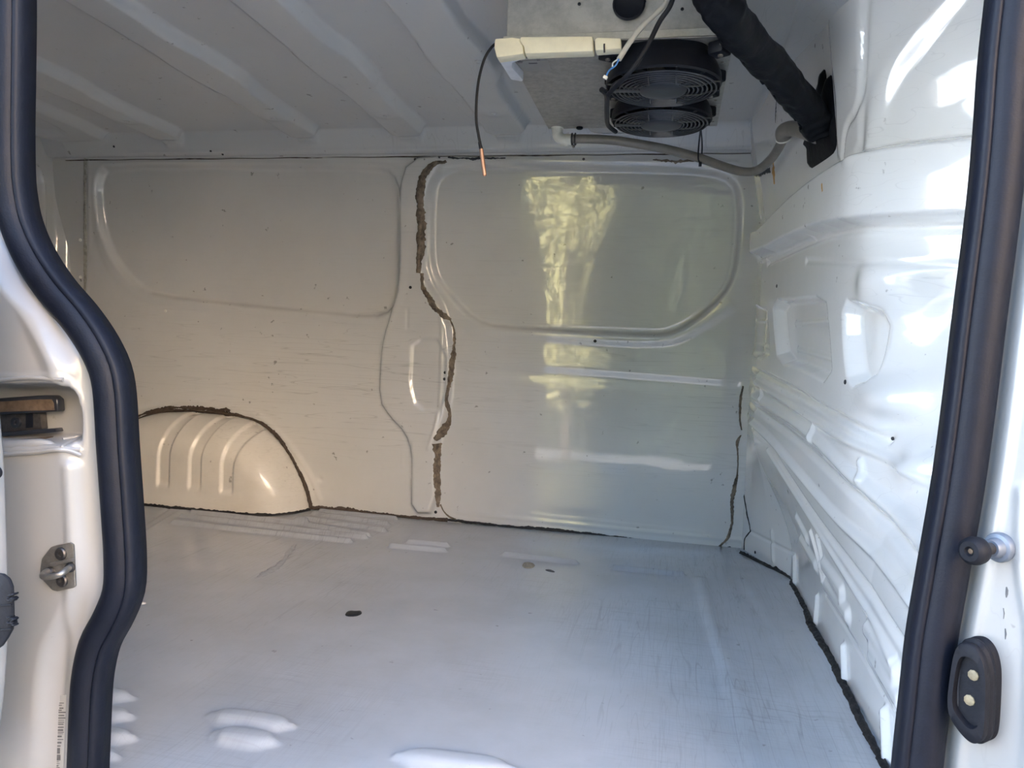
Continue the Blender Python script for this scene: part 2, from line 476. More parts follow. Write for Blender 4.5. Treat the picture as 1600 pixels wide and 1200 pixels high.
# top flange
W.line([(140, 246), (600, 248), (1150, 254)], .004, .010)
W.line([(140, 246), (141, 400), (134, 470)], .004, .012)
W.line([(152, 290), (152, 360)], .003, .006)
# gentle oil-canning
W.D += .0012 * np.sin(W.U * 5.1 + 1) * np.sin(W.V * 6.3)
wall_back = W.build('wall_back', M_wall, kind='structure')

# sealant beads on the far wall
seam = [(698, 252), (678, 262), (665, 280), (660, 310), (661, 350), (660, 390), (657, 428)]
ribbon(W, seam, [.008, .020, .030, .030, .030, .026, .016], M_mast, 'sealant', wall_back, .005, .30, seed=1)
ribbon(W, [(662, 428), (665, 450), (677, 472), (692, 490), (705, 500)], [.010, .016, .022, .022, .008], M_mast, 'sealant', wall_back, .004, .35, seed=2)
ribbon(W, [(703, 498), (710, 520), (709, 550), (706, 580), (704, 605)], [.003, .010, .014, .013, .008], M_mast, 'sealant', wall_back, .004, .5, seed=3)
ribbon(W, [(704, 598), (700, 625), (703, 650), (697, 668), (683, 686)], [.008, .010, .012, .030, .022], M_mast, 'sealant', wall_back, .005, .35, seed=4)
ribbon(W, [(684, 692), (685, 712), (684, 740), (685, 765), (684, 792)], [.028, .026, .017, .022, .012], M_mast, 'sealant', wall_back, .005, .35, seed=5)
ribbon(W, [(688, 788), (694, 800), (703, 808), (712, 812)], [.007, .006, .007, .010], M_mast, 'sealant', wall_back, .003, .3, seed=6)
ribbon(W, [(484, 792), (510, 795), (540, 798), (580, 802), (640, 808), (700, 813)], [.020, .018, .026, .015, .011, .016], M_mastd, 'sealant', wall_back, .006, .45, seed=7)
ribbon(W, [(695, 812), (735, 816), (800, 823), (830, 826), (870, 829), (930, 836), (1010, 846), (1090, 853), (1160, 859)],
       [.010, .010, .009, .017, .015, .014, .013, .010, .010], M_black, 'sealant', wall_back, .006, .35, seed=8)
# right-hand corner: cracked tan bead down the corner
ribbon(W, [(1161, 603), (1157, 625), (1156, 655), (1159, 672)], [.006, .009, .006, .004], M_mast, 'sealant', wall_back, .004, .4, seed=9)
ribbon(W, [(1158, 680), (1152, 692), (1153, 715), (1152, 740), (1147, 765), (1144, 785), (1144, 812), (1137, 840), (1122, 855)],
       [.004, .010, .005, .006, .014, .015, .009, .010, .006], M_mast, 'sealant', wall_back, .004, .45, seed=10)
# soot and rust on the top flange
ribbon(W, [(700, 246), (735, 248), (790, 247)], [.006, .008, .004], M_soot, 'dirt_streak', wall_back, .0012, .9, seed=11)
ribbon(W, [(1020, 250), (1050, 252), (1090, 252)], [.004, .014, .004], M_mast, 'dirt_streak', wall_back, .0012, .9, seed=12)
for x, y in [(650, 250), (687, 247), (912, 249)]:
    p = W.uv(x, y); MB().lathe([(.0045, 0), (.0045, .003), (.002, .0045)], W.pt(*p, -.001), (0, -1, 0), 12).build('screw', M_dsteel, wall_back)
for x, y in [(645, 450), (698, 582), (697, 592), (930, 533), (681, 800), (1140, 856), (259, 486)]:
    p = W.uv(x, y); MB().lathe([(.0055, -.001), (.0055, .001), (.0035, .0016)], W.pt(*p, 0), (0, -1, 0), 12).build('plug_hole', M_black if y != 486 else M_pvc, wall_back)

# ---- wheel arch pressed out of the far wall
def arch_shape(pxs): return [on(x, y, 1, 2.61) for x, y in pxs]
rim = np.array([(p[0], p[2]) for p in (on(x, y, 1, 2.61) for x, y in [(484, 793), (478, 770), (468, 743), (452, 712), (432, 684), (408, 663), (380, 652), (330, 646), (285, 643), (245, 645), (218, 654), (200, 668), (185, 700), (178, 790)])])
rim[0, 1] = 0.0; rim[-1, 1] = 0.0
rimc = resample(chaikin(rim, 2, False), .012)
S = np.linspace(0, 1, 46); Yf = 2.445
cx = rimc[:, 0].mean(); fz = 0.0
va = []; nR = len(rimc)
def arch_pt(i, s):
    """s 0 at the wall .. 1 at the foot of the front face"""
    x, z = rimc[i]; top = rimc[:, 1].max()
    if s < .62:                       # rounded shoulder over to the face
        a = s / .62 * math.pi / 2
        yy = 2.63 - (2.63 - Yf - .012) * math.sin(a)
        k = 1 - .42 * (1 - math.cos(a))
    else:
        t = (s - .62) / .38; yy = Yf + .012 - .012 * t; k = .58 * (1 - t)
    xx = cx + (x - cx) * (1 - .22 * sstep(np.array(s), 0, .8)) if s < .8 else cx + (x - cx) * .78
    return xx, yy, z * k
ribs = []
for xs in [((283, 648), (250, 752)), ((338, 650), (303, 758)), ((385, 652), (352, 765))]: ribs.append(xs)
AV = Patch(np.linspace(0, nR - 1, (nR - 1) * 3 + 1), S, None, None, None, None)
def arch_base(U, V):
    out = np.zeros(U.shape + (3,))
    for a in range(U.shape[0]):
        i = U[a, 0]; i0 = min(int(i), nR - 2); f = i - i0
        for b in range(U.shape[1]):
            p = np.array(arch_pt(i0, V[a, b])); q = np.array(arch_pt(i0 + 1, V[a, b])); out[a, b] = p * (1 - f) + q * f
    return out
# arch as its own height field seen from the front: depth over (x, z)
def in_arch(x, z):
    pass
AX = np.arange(rim[:, 0].min() - .0, rim[:, 0].max() + .001, .004)
# side profile: for each x the roof height of the outline
ro = rimc[np.argsort(rimc[:, 0])]
def roofz(x): return np.interp(x, ro[:, 0], ro[:, 1])
ang = np.linspace(0, 1, 60)
A_U, A_V = np.meshgrid(AX, ang, indexing='ij')
top = roofz(AX)[:, None]
# the face is set in from the outline at the ends: depth grows from 0 at the ends like a quarter ellipse
xr, xl = rim[:, 0].max(), rim[:, 0].min()
endd = np.clip((xr - AX) / .16, 0, 1)[:, None]; prof = np.sqrt(np.clip(1 - (1 - endd) ** 2.2, 0, 1))
DEP = .178 * prof
th = np.clip(A_V / .66, 0, 1) * math.pi / 2
R = np.minimum(top * .55, .15)
yy = np.where(A_V < .66, 2.628 - DEP * np.sin(th) ** .9, 2.628 - DEP)
zz = np.where(A_V < .66, top - R * (1 - np.cos(th)), (top - R) * (1 - (A_V - .66) / .34))
APts = np.stack([A_U, yy, zz], -1)
# raised ribs: three straps running over the shoulder
nrm = np.cross(np.gradient(APts, axis=0), np.gradient(APts, axis=1)); nrm /= np.linalg.norm(nrm, axis=-1, keepdims=True) + 1e-9
nrm[nrm[..., 1] > 0] *= -1
def rib_mask(x_top, x_bot, zend, w):
    xc = x_bot + (x_top - x_bot) * (1 - sstep(A_V, .1, .7)) * 1.0
    m = 1 - sstep(np.abs(A_U - xc), w * .72, w * 1.05)
    return m * sstep(zz, zend - .012, zend + .006)
ribd = np.zeros_like(A_U)
fpx = lambda x, y: on(x, y, 1, 2.45)
for (xt, yt), (xb, yb), w in [((300, 650), (254, 757), .026), ((352, 652), (303, 762), .026), ((400, 664), (353, 768), .026)]:
    pb = fpx(xb, yb); ptop = on(xt, yt, 1, 2.58)
    ribd = np.maximum(ribd, rib_mask(ptop[0], pb[0], pb[2], w))
APts = APts + nrm * (ribd * -.010)[..., None] * np.sign(1)
nu, nv = A_U.shape; idx = np.arange(nu * nv).reshape(nu, nv)
q = np.stack([idx[:-1, :-1], idx[1:, :-1], idx[1:, 1:], idx[:-1, 1:]], -1).reshape(-1, 4)
wheel_arch = mk('wheel_arch', APts.reshape(-1, 3), q.tolist(), M_arch, wall_back)
# brown bead along the arch outline on the wall and along its foot
rp = [(x, z) for x, z in rimc if z > .0]
ctl = resample(np.array([(x, z) for x, z in rimc[:-4]]), .05)
ribbon(W, [(x, max(z, .004) + .004) for x, z in ctl], [.014 + .006 * math.sin(i * 1.3) for i in range(len(ctl))], M_mastd, 'sealant', wall_back, .010, .4, px=False, seed=20, lump=.8)
ribbon(W, [(x, z + .016) for x, z in ctl[len(ctl) // 2 - 2:-3]], [.010, .018, .012, .020, .010, .016, .010][:len(ctl[len(ctl) // 2 - 2:-3])] + [.01] * max(0, len(ctl[len(ctl) // 2 - 2:-3]) - 7), M_mastd, 'sealant', wall_back, .005, .9, px=False, seed=21)

# ================================================================== FLOOR
F = Patch(np.arange(XL, .42, .006), np.arange(.86, 2.64, .006),
          lambda U, V: np.stack([U, V, 0 * U], -1), vec_const((0, 0, 1)), lambda P: P[:, 2], lambda p: (p[0], p[1]))
for a, b, w in [((272, 818), (545, 847), .016), ((285, 808), (570, 841), .016), ((300, 802), (480, 820), .012),
                ((490, 804), (605, 820), .012), ((500, 800), (618, 812), .010), ((478, 812), (600, 830), .013), ((465, 818), (575, 838), .012),
                ((640, 849), (697, 854), .015), ((612, 855), (692, 862), .016), ((790, 868), (897, 880), .017), ((960, 889), (1065, 899), .012)]:
    F.bead(a, b, .013, w * .85)
for a, b, w in [((332, 1118), (455, 1136), .026), ((338, 1148), (430, 1162), .026), ((110, 1083), (205, 1092), .022), ((100, 1112), (205, 1122), .022),
                ((100, 1145), (208, 1156), .022), ((90, 1175), (180, 1185), .022), ((622, 1183), (800, 1204), .028)]:
    F.bead(a, b, .013, w * 1.2, lens=True)
F.line([(1095, 905), (1110, 960), (1150, 1080), (1180, 1200)], .004, .03)
F.line([(1150, 905), (1185, 960), (1260, 1110), (1300, 1200)], -.004, .03)
F.line([(262, 795), (222, 822), (190, 846)], -.006, .010, smooth=0)
F.line([(282, 798), (236, 826), (205, 846)], .004, .010, smooth=0)
F.D += .0006 * np.sin(F.U * 7) * np.sin(F.V * 9)
floor = F.build('floor', M_floor, kind='structure')
foot = APts[:, -1, :]; foot = np.vstack([foot[(foot[:, 0] > -1.95)][::6], [[xr + .002, 2.606, 0]]])
ribbon(F, [(p_[0], p_[1] - .003) for p_ in foot], [.013 + .004 * math.sin(i_ * .9) for i_ in range(len(foot))], M_black, 'sealant', floor, .007, .4, px=False, seed=30)
ribbon(F, [(x - 3, y + 2) for x, y in [(1160, 862), (1200, 882), (1238, 901), (1243, 912), (1262, 950), (1272, 978), (1300, 1025), (1320, 1066), (1327, 1080), (1350, 1130), (1375, 1175), (1400, 1222)]],
       [.012, .013, .014, .020, .017, .020, .017, .020, .017, .016, .016, .016], M_black, 'sealant', floor, .007, .22, seed=31)
ribbon(F, [(460, 851), (452, 862), (440, 880), (420, 893), (402, 904)], [.016, .020, .020, .028, .022], plain('grey_dried_smear', (.36, .37, .38), .5, noise=.2), 'dirt_streak', floor, .0010, .5, seed=32)
splat(F, [(538, 960), (545, 955), (556, 956), (565, 955), (566, 960), (556, 964), (541, 964)], M_scrap, 'tape_scrap', None, .003,
      label='small crumpled scrap of black tape stuck on the grey floor', cat='tape')
splat(F, [(815, 883), (818, 879), (826, 878), (834, 880), (837, 884), (832, 888), (824, 889), (817, 887)], M_putty, 'adhesive_blob', None, .002,
      label='round tan blob of dried adhesive on the floor beside a ridge', cat='adhesive')
splat(F, [(850, 890), (858, 889), (868, 893), (866, 895), (856, 893)], M_soot, 'dirt_streak', floor, .0008)
splat(F, [(206, 943), (222, 941), (232, 943), (220, 944), (206, 946)], M_stick, 'loose_flake', floor, .004)
splat(F, [(204, 946), (214, 944), (218, 945), (208, 948)], M_black, 'dirt_streak', floor, .002)

# ================================================================== CEILING
YB = 2.475
def ceil_z(X, Y):
    crown = .012 * np.clip((2.47 - Y) / 1.0, 0, 1)
    return 1.352 + crown - .072 * sstep(Y, YB, YB + .055)
def ceil_n(U, V):
    k = sstep(V, YB - .01, YB + .03) * (1 - .0 * V)
    n = np.stack([0 * U, -k * .9, -(1 - .55 * k)], -1); return n / np.linalg.norm(n, axis=-1, keepdims=True)
vv = np.r_[np.arange(.86, YB - .01, .008), np.arange(YB - .01, 2.56, .0025)]
C = Patch(np.arange(XL, XR, .0065), vv, lambda U, V: np.stack([U, V, ceil_z(U, V)], -1), ceil_n,
          lambda P: np.where(P[:, 1] < 2.56, P[:, 2] - ceil_z(P[:, 0], P[:, 1]), P[:, 2] - ceil_z(P[:, 0], P[:, 1]) + 0), lambda p: (p[0], p[1]))
def bow(xl, xr, h=.032):
    ye = YB + .026
    pts = [(xl, .80), (xr, .80), (xr, 1.55), (xr - .004, 1.62), (xr - .004, 1.70), (xr + .018, 1.82), (xr + .018, 1.98), (xr - .004, 2.05), (xr - .004, 2.25), (xr, ye),
           (xl, ye), (xl + .012, 2.30), (xl + .012, 2.05), (xl, 1.96), (xl, 1.80), (xl + .010, 1.72)]
    C.area(pts, h, .0085, px=False, smooth=1)
    C.blob(((xl + xr) / 2 + .01, 2.24), (.050, .045), .010, px=False)
    C.blob(((xl + xr) / 2 + .01, 2.24), (.018, .018), -.006, px=False)
bow(-1.335, -1.215); bow(-.965, -.835); bow(-.635, -.49); bow(-1.86, -1.74); bow(-.30, -.12); 
C.area([(-2.38, .8), (-2.03, .8), (-2.03, 2.3), (-2.06, 2.42), (-2.06, 2.50), (-2.38, 2.50)], .030, .014, px=False)
C.area([(-2.30, 1.9), (-2.12, 1.9), (-2.12, 2.40), (-2.30, 2.40)], -.016, .020, px=False)
C.line([(.215, .8), (.215, 2.6)], .012, .010, px=False, smooth=0)
C.D += .035 * sstep(C.U, .23, .30)
C.line([(-2.0, YB + .043), (.2, YB + .043)], .004, .007, px=False, smooth=0)
ceiling = C.build('ceiling', M_ceil, kind='structure')
for xm, yy_ in [(-1.265, 2.24), (-.89, 2.24), (-.55, 2.24), (-1.79, 2.24)]:
    MB().lathe([(.008, -.001), (.008, .003), (.004, .004), (.0035, .0015)], C.pt(xm, yy_, 0), (0, 0, -1), 14).build('bolt', M_ceil, ceiling)
p = C.uv(748, 75); MB().lathe([(.009, -.001), (.009, .003), (.004, .004), (.0035, .001)], C.pt(*p, 0), (0, 0, -1), 14).build('bolt', M_ceil, ceiling)
for x, y in [(178, 229), (330, 236), (366, 245), (348, 241)]:
    p = C.uv(x, y); MB().lathe([(.004, -.001), (.004, .0012), (.002, .0015)], C.pt(*p, 0), (0, -.7, -.7), 10).build('plug_hole', M_black, ceiling)
# folded flange where roof and far wall are spot-welded, with its dark joint line
tr = MB()
tr.tube([(x, 2.552 - .002 * math.sin(x * 9), 1.283 + .0015 * math.sin(x * 14)) for x in np.linspace(-2.3, .22, 60)], .0075, 8)
tr.build('flange', M_ceil, ceiling)
tj = MB(); tj.tube([(x, 2.548, 1.272 + .0008 * math.sin(x * 31)) for x in np.linspace(-2.3, .22, 120)], [.0012 + .0012 * max(0, math.sin(i * .31)) * abs(math.sin(i * 1.7)) for i in range(120)], 6)
tj.build('sealant', M_mastd, ceiling)

# ================================================================== BULKHEAD (right)
def bulk_X(Y, z):
    low = .364 - 0 * Y
    yc = 2.30 + .15 * sstep(z, .05, .38)
    low = low - .108 * np.clip((Y - yc) / (2.62 - yc), 0, 1.0)
    up = .366 - .112 * np.clip((Y - 1.45) / 1.0, 0, 1.0)
    a = sstep(z, .06, .42)
    x = low * (1 - a) + np.minimum(up, low + .02) * a
    x = x - .055 * sstep(z, 1.02, 1.38)
    g = sstep(z, .22, .72)
    yt = 1.60 + .0 * z
    d = yt - Y
    turn = .5 * (d + np.sqrt(d * d + .0012)) * 1.15
    return x + g * np.clip(turn, 0, .48)
def bulk_n(U, V):
    g = sstep(V, .22, .72) * sstep(-U, -1.66, -1.54)
    n = np.stack([-1 + .35 * g, -.75 * g, 0 * U], -1); return n / np.linalg.norm(n, axis=-1, keepdims=True)
B = Patch(np.arange(.93, 2.64, .0038), np.arange(-.01, 1.40, .0038),
          lambda U, V: np.stack([bulk_X(U, V), U, V], -1), bulk_n,
          lambda P: P[:, 0] - bulk_X(P[:, 1], P[:, 2]), lambda p: (p[1], p[2]))
# the big horizontal beam
B.area([(1120, 388), (1195, 365), (1230, 330), (1262, 300), (1300, 272), (1340, 248), (1390, 233), (1450, 225), (1540, 215), (1640, 205), (1640, 345), (1530, 341),
        (1400, 345), (1328, 348), (1270, 364), (1200, 398), (1120, 440)], .040, .010, smooth=1)
B.line([(1200, 410), (1275, 372), (1340, 357), (1520, 352)], -.008, .016)
B.line([(1150, 430), (1205, 405), (1270, 372)], .004, .008)
# uprights above the beam
B.area([(1302, -60), (1305, 120), (1308, 240), (1318, 255), (1345, 235), (1346, 180), (1350, 60), (1352, -60)], .004, .010, smooth=1)
B.line([(1360, -40), (1352, 100), (1345, 170), (1322, 200), (1318, 250)], -.005, .012)
B.line([(1500, -30), (1440, 40), (1385, 110), (1365, 180), (1358, 240)], .006, .03)
B.line([(1212, 155), (1213, 190)], -.002, .004)
# window-like pockets in a row
def pocket(px, d=-.020, w=.008): B.area(px, d, w, smooth=1)
pocket([(1150, 476), (1160, 478), (1196, 478), (1200, 520), (1202, 562), (1172, 548), (1160, 540)], -.024, .009)
pocket([(1208, 472), (1240, 470), (1288, 467), (1293, 510), (1299, 598), (1255, 575), (1216, 562), (1211, 520)], -.032, .009)
pocket([(1318, 474), (1350, 478), (1385, 490), (1372, 560), (1364, 590), (1328, 600), (1320, 540)], -.034, .012)
B.line([(1225, 505), (1292, 500)], .005, .010); B.line([(1228, 545), (1296, 565)], .005, .010)
B.line([(1170, 500), (1198, 502)], .004, .008); B.line([(1170, 535), (1200, 545)], .004, .008)
# rounded swellings towards the door
B.blob((1392, 440), (.060, .060), .034); B.blob((1398, 622), (.058, .052), .036)
B.blob((1450, 725), (.055, .045), .034); B.blob((1500, 470), (.05, .08), -.018); B.blob((1500, 600), (.05, .06), .018)
B.blob((1400, 660), (.035, .02), -.012); B.blob((1388, 683), (.016, .012), -.010)
B.blob((1475, 890), (.07, .05), .02)
B.line([(1260, 408), (1420, 412), (1540, 414)], -.004, .012)
# long creases running down towards the door
B.line([(1163, 562), (1230, 602), (1275, 632), (1330, 660), (1385, 690)], -.010, .013)
B.line([(1163, 575), (1225, 625), (1290, 668), (1370, 705), (1470, 760)], .008, .014)
B.line([(1162, 596), (1205, 636), (1262, 672), (1330, 740), (1385, 790), (1470, 880)], .012, .022)
B.line([(1162, 615), (1205, 655), (1262, 700), (1330, 765), (1380, 815), (1470, 930)], -.008, .016)
B.line([(1163, 640), (1200, 680), (1250, 740), (1300, 800), (1345, 842), (1400, 900), (1460, 975)], .014, .018)
B.line([(1175, 665), (1205, 700), (1232, 745), (1275, 812), (1330, 885), (1400, 990), (1440, 1050)], -.010, .014)
B.line([(1200, 705), (1240, 770), (1290, 850), (1340, 930), (1400, 1030)], .006, .012)
for a, b in [((1190, 612), (1192, 622)), ((1271, 668), (1274, 690)), ((1345, 722), (1349, 748))]: B.bead(a, b, .007, .010)
# lower beads
for a, b, d, w in [((1247, 812), (1262, 842), .007, .018), ((1254, 846), (1276, 884), .008, .020), ((1289, 884), (1317, 926), .009, .022), ((1293, 916), (1326, 962), .009, .022),
                   ((1268, 832), (1287, 908), .006, .009), ((1278, 838), (1291, 908), .006, .009),
                   ((1243, 872), (1243, 908), .008, .012), ((1279, 934), (1276, 970), .008, .012), ((1320, 1012), (1322, 1062), .009, .013),
                   ((1358, 984), (1402, 1050), .010, .022), ((1366, 1024), (1408, 1095), .010, .022), ((1385, 1115), (1388, 1185), .010, .015)]:
    B.bead(a, b, d, w)
B.D *= .25 + .75 * sstep(2.61 - B.U, 0, .14)
B.line([(1172, 830), (1240, 868)], -.003, .008)
B.line([(1206, 832), (1208, 875)], .004, .012)
B.line([(1290, 930), (1340, 1010), (1400, 1120)], -.003, .006)
wall_right = B.build('wall_right', M_bulk, kind='structure')
ribbon(B, [(1208, 252), (1209, 268), (1210, 288)], [.008, .026, .010], M_rust, 'rust_stain', wall_right, .0008, .8, seed=40)
ribbon(B, [(1315, 287), (1316, 300)], [.008, .007], M_rust, 'rust_stain', wall_right, .0006, .5, seed=41)
ribbon(B, [(1172, 274), (1188, 272), (1204, 266)], [.004, .014, .016], M_soot, 'dirt_streak', wall_right, .001, .6, seed=42)
ribbon(B, [(1212, 155), (1212, 192)], [.003, .003], M_black, 'dirt_streak', wall_right, .0006, .4, seed=43)
for x, y in [(1386, 684), (1321, 597), (1180, 863), (1214, 447)]:
    p = B.uv(x, y); MB().lathe([(.005, -.001), (.005, .001), (.003, .0014)], B.pt(*p, 0), (-1, -.3, 0), 10).build('plug_hole', M_gap, wall_right)
# dark panel joint where bulkhead laps the far wall
ribbon(B, [(1166, 650), (1165, 700), (1163, 760), (1167, 800), (1172, 828), (1164, 842), (1163, 862)], [.004, .004, .005, .006, .005, .004, .004], M_black, 'sealant', wall_right, .002, .3, seed=44)

# ================================================================== REAR (left)
def rear_X(z): return -2.36 + 0 * z
Lp = Patch(np.arange(.88, 2.66, .006), np.arange(-.01, 1.37, .010), lambda U, V: np.stack([rear_X(V), U, V], -1), vec_const((1, 0, 0)),
           lambda P: P[:, 0] - rear_X(P[:, 2]), lambda p: (p[1], p[2]))
for y0, d in [(2.50, .028), (2.44, -.02), (2.36, .03)]:
    Lp.line([(y0, -.1), (y0, 1.15), (y0 - .03, 1.22)], d, .02, px=False)
Lp.D += .04 * sstep(Lp.U, 2.56, 2.60)
wall_left = Lp.build('wall_left', M_wall, kind='structure')
ribbon(W, [(134, 245), (133, 320), (133, 400), (132, 475)], [.016, .014, .018, .014], plain('grey_brown_seam', (.46, .44, .38), .7, noise=.4), 'sealant', wall_back, .003, .3, seed=50)
for y in (375, 433): 
    p = W.uv(126, y); MB().lathe([(.006, -.001), (.006, .003), (.003, .004)], W.pt(*p, 0), (0, -1, 0), 12).build('bolt', M_pvc, wall_back)

# ================================================================== SIDE DOOR OPENING
Lc = [(22, -90), (25, 0), (24, 120), (23, 200), (24, 270), (27, 305), (36, 350), (57, 400), (89, 450), (131, 500), (163, 550), (180, 600), (187, 700), (194, 800), (198, 870), (196, 920), (180, 962), (159, 1002), (148, 1050), (144, 1100), (140, 1200), (138, 1235)]
Rc = [(1590, -90), (1580, 0), (1569, 100), (1562, 200), (1553, 300), (1541, 400), (1528, 500), (1516, 600), (1503, 700), (1491, 780), (1470, 900), (1453, 1000), (1442, 1100), (1431, 1200), (1424, 1290)]
def pxY(x, y, Y): p = on(x, y, 1, Y); return (p[0], p[2])
Lx = crom([pxY(x, y, YN) for x, y in Lc], 6); Rx = crom([pxY(x, y, YN) for x, y in Rc], 6)
Lx = [p for p in Lx if p[1] > .012 and p[1] < 1.12]; Rx = [p for p in Rx if p[1] < 1.10]
lt, rt = Lx[0], Rx[0]; lb, rb = Lx[-1], Rx[-1]
TOPZ, BOTZ = 1.27, -.02
topc = [(rt[0] + .015, 1.16), (rt[0] + .005, 1.22), (rt[0] - .04, TOPZ)] + [(x, TOPZ) for x in np.linspace(rt[0] - .12, lt[0] + .12, 8)] + [(lt[0] + .04, TOPZ), (lt[0] + .005, 1.22), (lt[0], 1.16)]
botc = [(lb[0] - .0, .0), (lb[0] + .03, BOTZ)] + [(x, BOTZ) for x in np.linspace(lb[0] + .1, rb[0] - .12, 6)] + [(rb[0] - .06, BOTZ), (rb[0] - .02, .01), (rb[0] - .008, .06)]
loop = [np.array(p) for p in list(Lx) + botc + list(Rx[::-1]) + topc]
loopS = resample(np.array(loop + [loop[0]]), .012)[:-1]
cen = np.array([-.25, .6])
def sweep(prof, name, mat, parent, shift=0.0, **kw):
    """prof: (outward offset, Y toward the camera) section swept round the opening"""
    v = []; f = []; n = len(loopS); K = len(prof)
    for i in range(n):
        t = loopS[(i + 1) % n] - loopS[i - 1]; t /= np.linalg.norm(t); nn = np.array([t[1], -t[0]])
        for a, b in prof:
            v.append((loopS[i][0] - nn[0] * (a + shift) * SGN, YN - b, loopS[i][1] - nn[1] * (a + shift) * SGN))
    for i in range(n):
        for k in range(K):
            f.append((i * K + k, i * K + (k + 1) % K, ((i + 1) % n) * K + (k + 1) % K, ((i + 1) % n) * K + k))
    o = mk(name, v, f, mat, parent, **kw)
    bm = bmesh.new(); bm.from_mesh(o.data); bmesh.ops.recalc_face_normals(bm, faces=bm.faces); bm.to_mesh(o.data); bm.free()
    return o
ar = sum(loopS[i][0] * loopS[(i + 1) % len(loopS)][1] - loopS[(i + 1) % len(loopS)][0] * loopS[i][1] for i in range(len(loopS)))
SGN = -1 if ar > 0 else 1
seal = empty('door_seal', (-.25, YN, 0), 'black rubber weatherstrip running around the side door opening', 'door seal')
bulb = [(.0195 * math.cos(a) + .003, .012 + .016 * math.sin(a)) for a in np.linspace(-.35, math.pi + .1, 14)] + [(-.017, -.002), (.019, -.002)]
sweep(bulb, 'bulb', M_seal, seal)
lip = [(-.012, .020), (-.017, .0225), (-.022, .019), (-.0235, .008), (-.022, -.012), (-.016, -.012), (-.015, .010)]
sweep(lip, 'lip', M_seal, seal)

# the side panel carrying the opening: inner skin from the opening out to the room edges, with the return flange
v = []; f = []; n = len(loopS)
def outer(p):
    d = p - cen
    k = min((XL - cen[0]) / d[0] if d[0] < 0 else (XR - cen[0]) / d[0], (1.36 - cen[1]) / d[1] if d[1] > 0 else (-.01 - cen[1]) / d[1] if d[1] < 0 else 9)
    return cen + d * max(k, 1.0)
for i in range(n):
    p = loopS[i]; t = loopS[(i + 1) % n] - loopS[i - 1]; t /= np.linalg.norm(t); nn = np.array([t[1], -t[0]]) * -SGN
    a = p + nn * .006; b = p + nn * .02; o_ = outer(p)
    v += [(a[0], YN + .002, a[1]), (a[0], YN + .014, a[1]), (b[0], YN + .03, b[1]), (o_[0], YN + .032, o_[1])]
for i in range(n):
    j = (i + 1) % n
    for k in range(3): f.append((i * 4 + k, i * 4 + k + 1, j * 4 + k + 1, j * 4 + k))
wall_front = mk('wall_front', v, f, M_wall, kind='structure')

# ---- rear jamb (left of the seal)
zs = np.arange(-.12, 1.16, .004)
Lz = np.array(sorted([(p[1], p[0]) for p in Lx])); 
def seal_x(z): return np.interp(z, Lz[:, 0], Lz[:, 1])
ts = np.linspace(0, 1, 130)
def jY(X, z):
    # plate for the striker comes forward of the seal channel
    e = seal_x(z); return YN - .004 - .022 * sstep(e - X, .035, .075) - .03 * sstep(e - X, .16, .30)
class JP(Patch):
    def __init__(s):
        s.U, s.V = np.meshgrid(ts, zs, indexing='ij'); s.u = ts; s.v = zs
        s.X = seal_x(s.V) - .012 - s.U * .34; s.D = np.zeros_like(s.U)
        s.normal = vec_const((0, -1, 0))
        s.base = lambda U, V: np.stack([seal_x(V) - .012 - U * .34, jY(seal_x(V) - .012 - U * .34, V), V], -1)
        s.resid = lambda P: P[:, 1] - jY(P[:, 0], P[:, 2])
        s.touv = lambda p: (p[0], p[2])
        s.Ug = s.U
    def area(s, P, depth, w=.008, smooth=2):
        U0 = s.U; s.U = s.X
        try: Patch.area(s, P, depth, w, True, smooth)
        finally: s.U = U0
    def line(s, P, depth, w=.006, smooth=2):
        U0 = s.U; s.U = s.X
        try: Patch.line(s, P, depth, w, True, smooth)
        finally: s.U = U0
    def ptx(s, px, py, off=0.0):
        x, z = s.uv(px, py); t = (seal_x(z) - .012 - x) / .34
        return s.pt(float(t), z, off)
J = JP()
J.area([(-120, 606), (-10, 604), (60, 603), (98, 606), (116, 618), (121, 640), (122, 670), (121, 690), (60, 690), (-120, 694)], -.055, .0045, smooth=1)
J.line([(-80, 591), (40, 589), (90, 589), (106, 592)], .003, .004)
J.line([(104, 592), (120, 605), (128, 640), (133, 690), (130, 705)], .0018, .0025)
J.line([(-80, 712), (30, 705), (90, 700), (124, 706)], .003, .005)
J.line([(112, 730), (116, 800), (120, 900), (118, 1000), (112, 1100), (108, 1200)], .006, .014)
J.line([(30, 330), (50, 420), (70, 500), (95, 570)], .006, .03)
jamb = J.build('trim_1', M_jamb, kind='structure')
# beads of sealer round the pocket
def tube_px(name, mat, parent, pts, r, off=.001, n=8, sm=5, Yp=None, **kw):
    P = [J.ptx(x, y, off) if Yp is None else on(x, y, 1, Yp) for x, y in pts]
    P = crom(P, sm); m = MB(); m.tube(P, r, n); return m.build(name, mat, parent, **kw)
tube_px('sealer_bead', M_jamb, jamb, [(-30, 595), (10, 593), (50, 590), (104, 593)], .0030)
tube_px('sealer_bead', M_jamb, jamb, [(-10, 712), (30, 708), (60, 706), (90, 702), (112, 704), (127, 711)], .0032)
tube_px('sealer_bead', M_jamb, jamb, [(72, 690), (86, 688), (98, 696), (104, 700), (127, 702)], .0026)
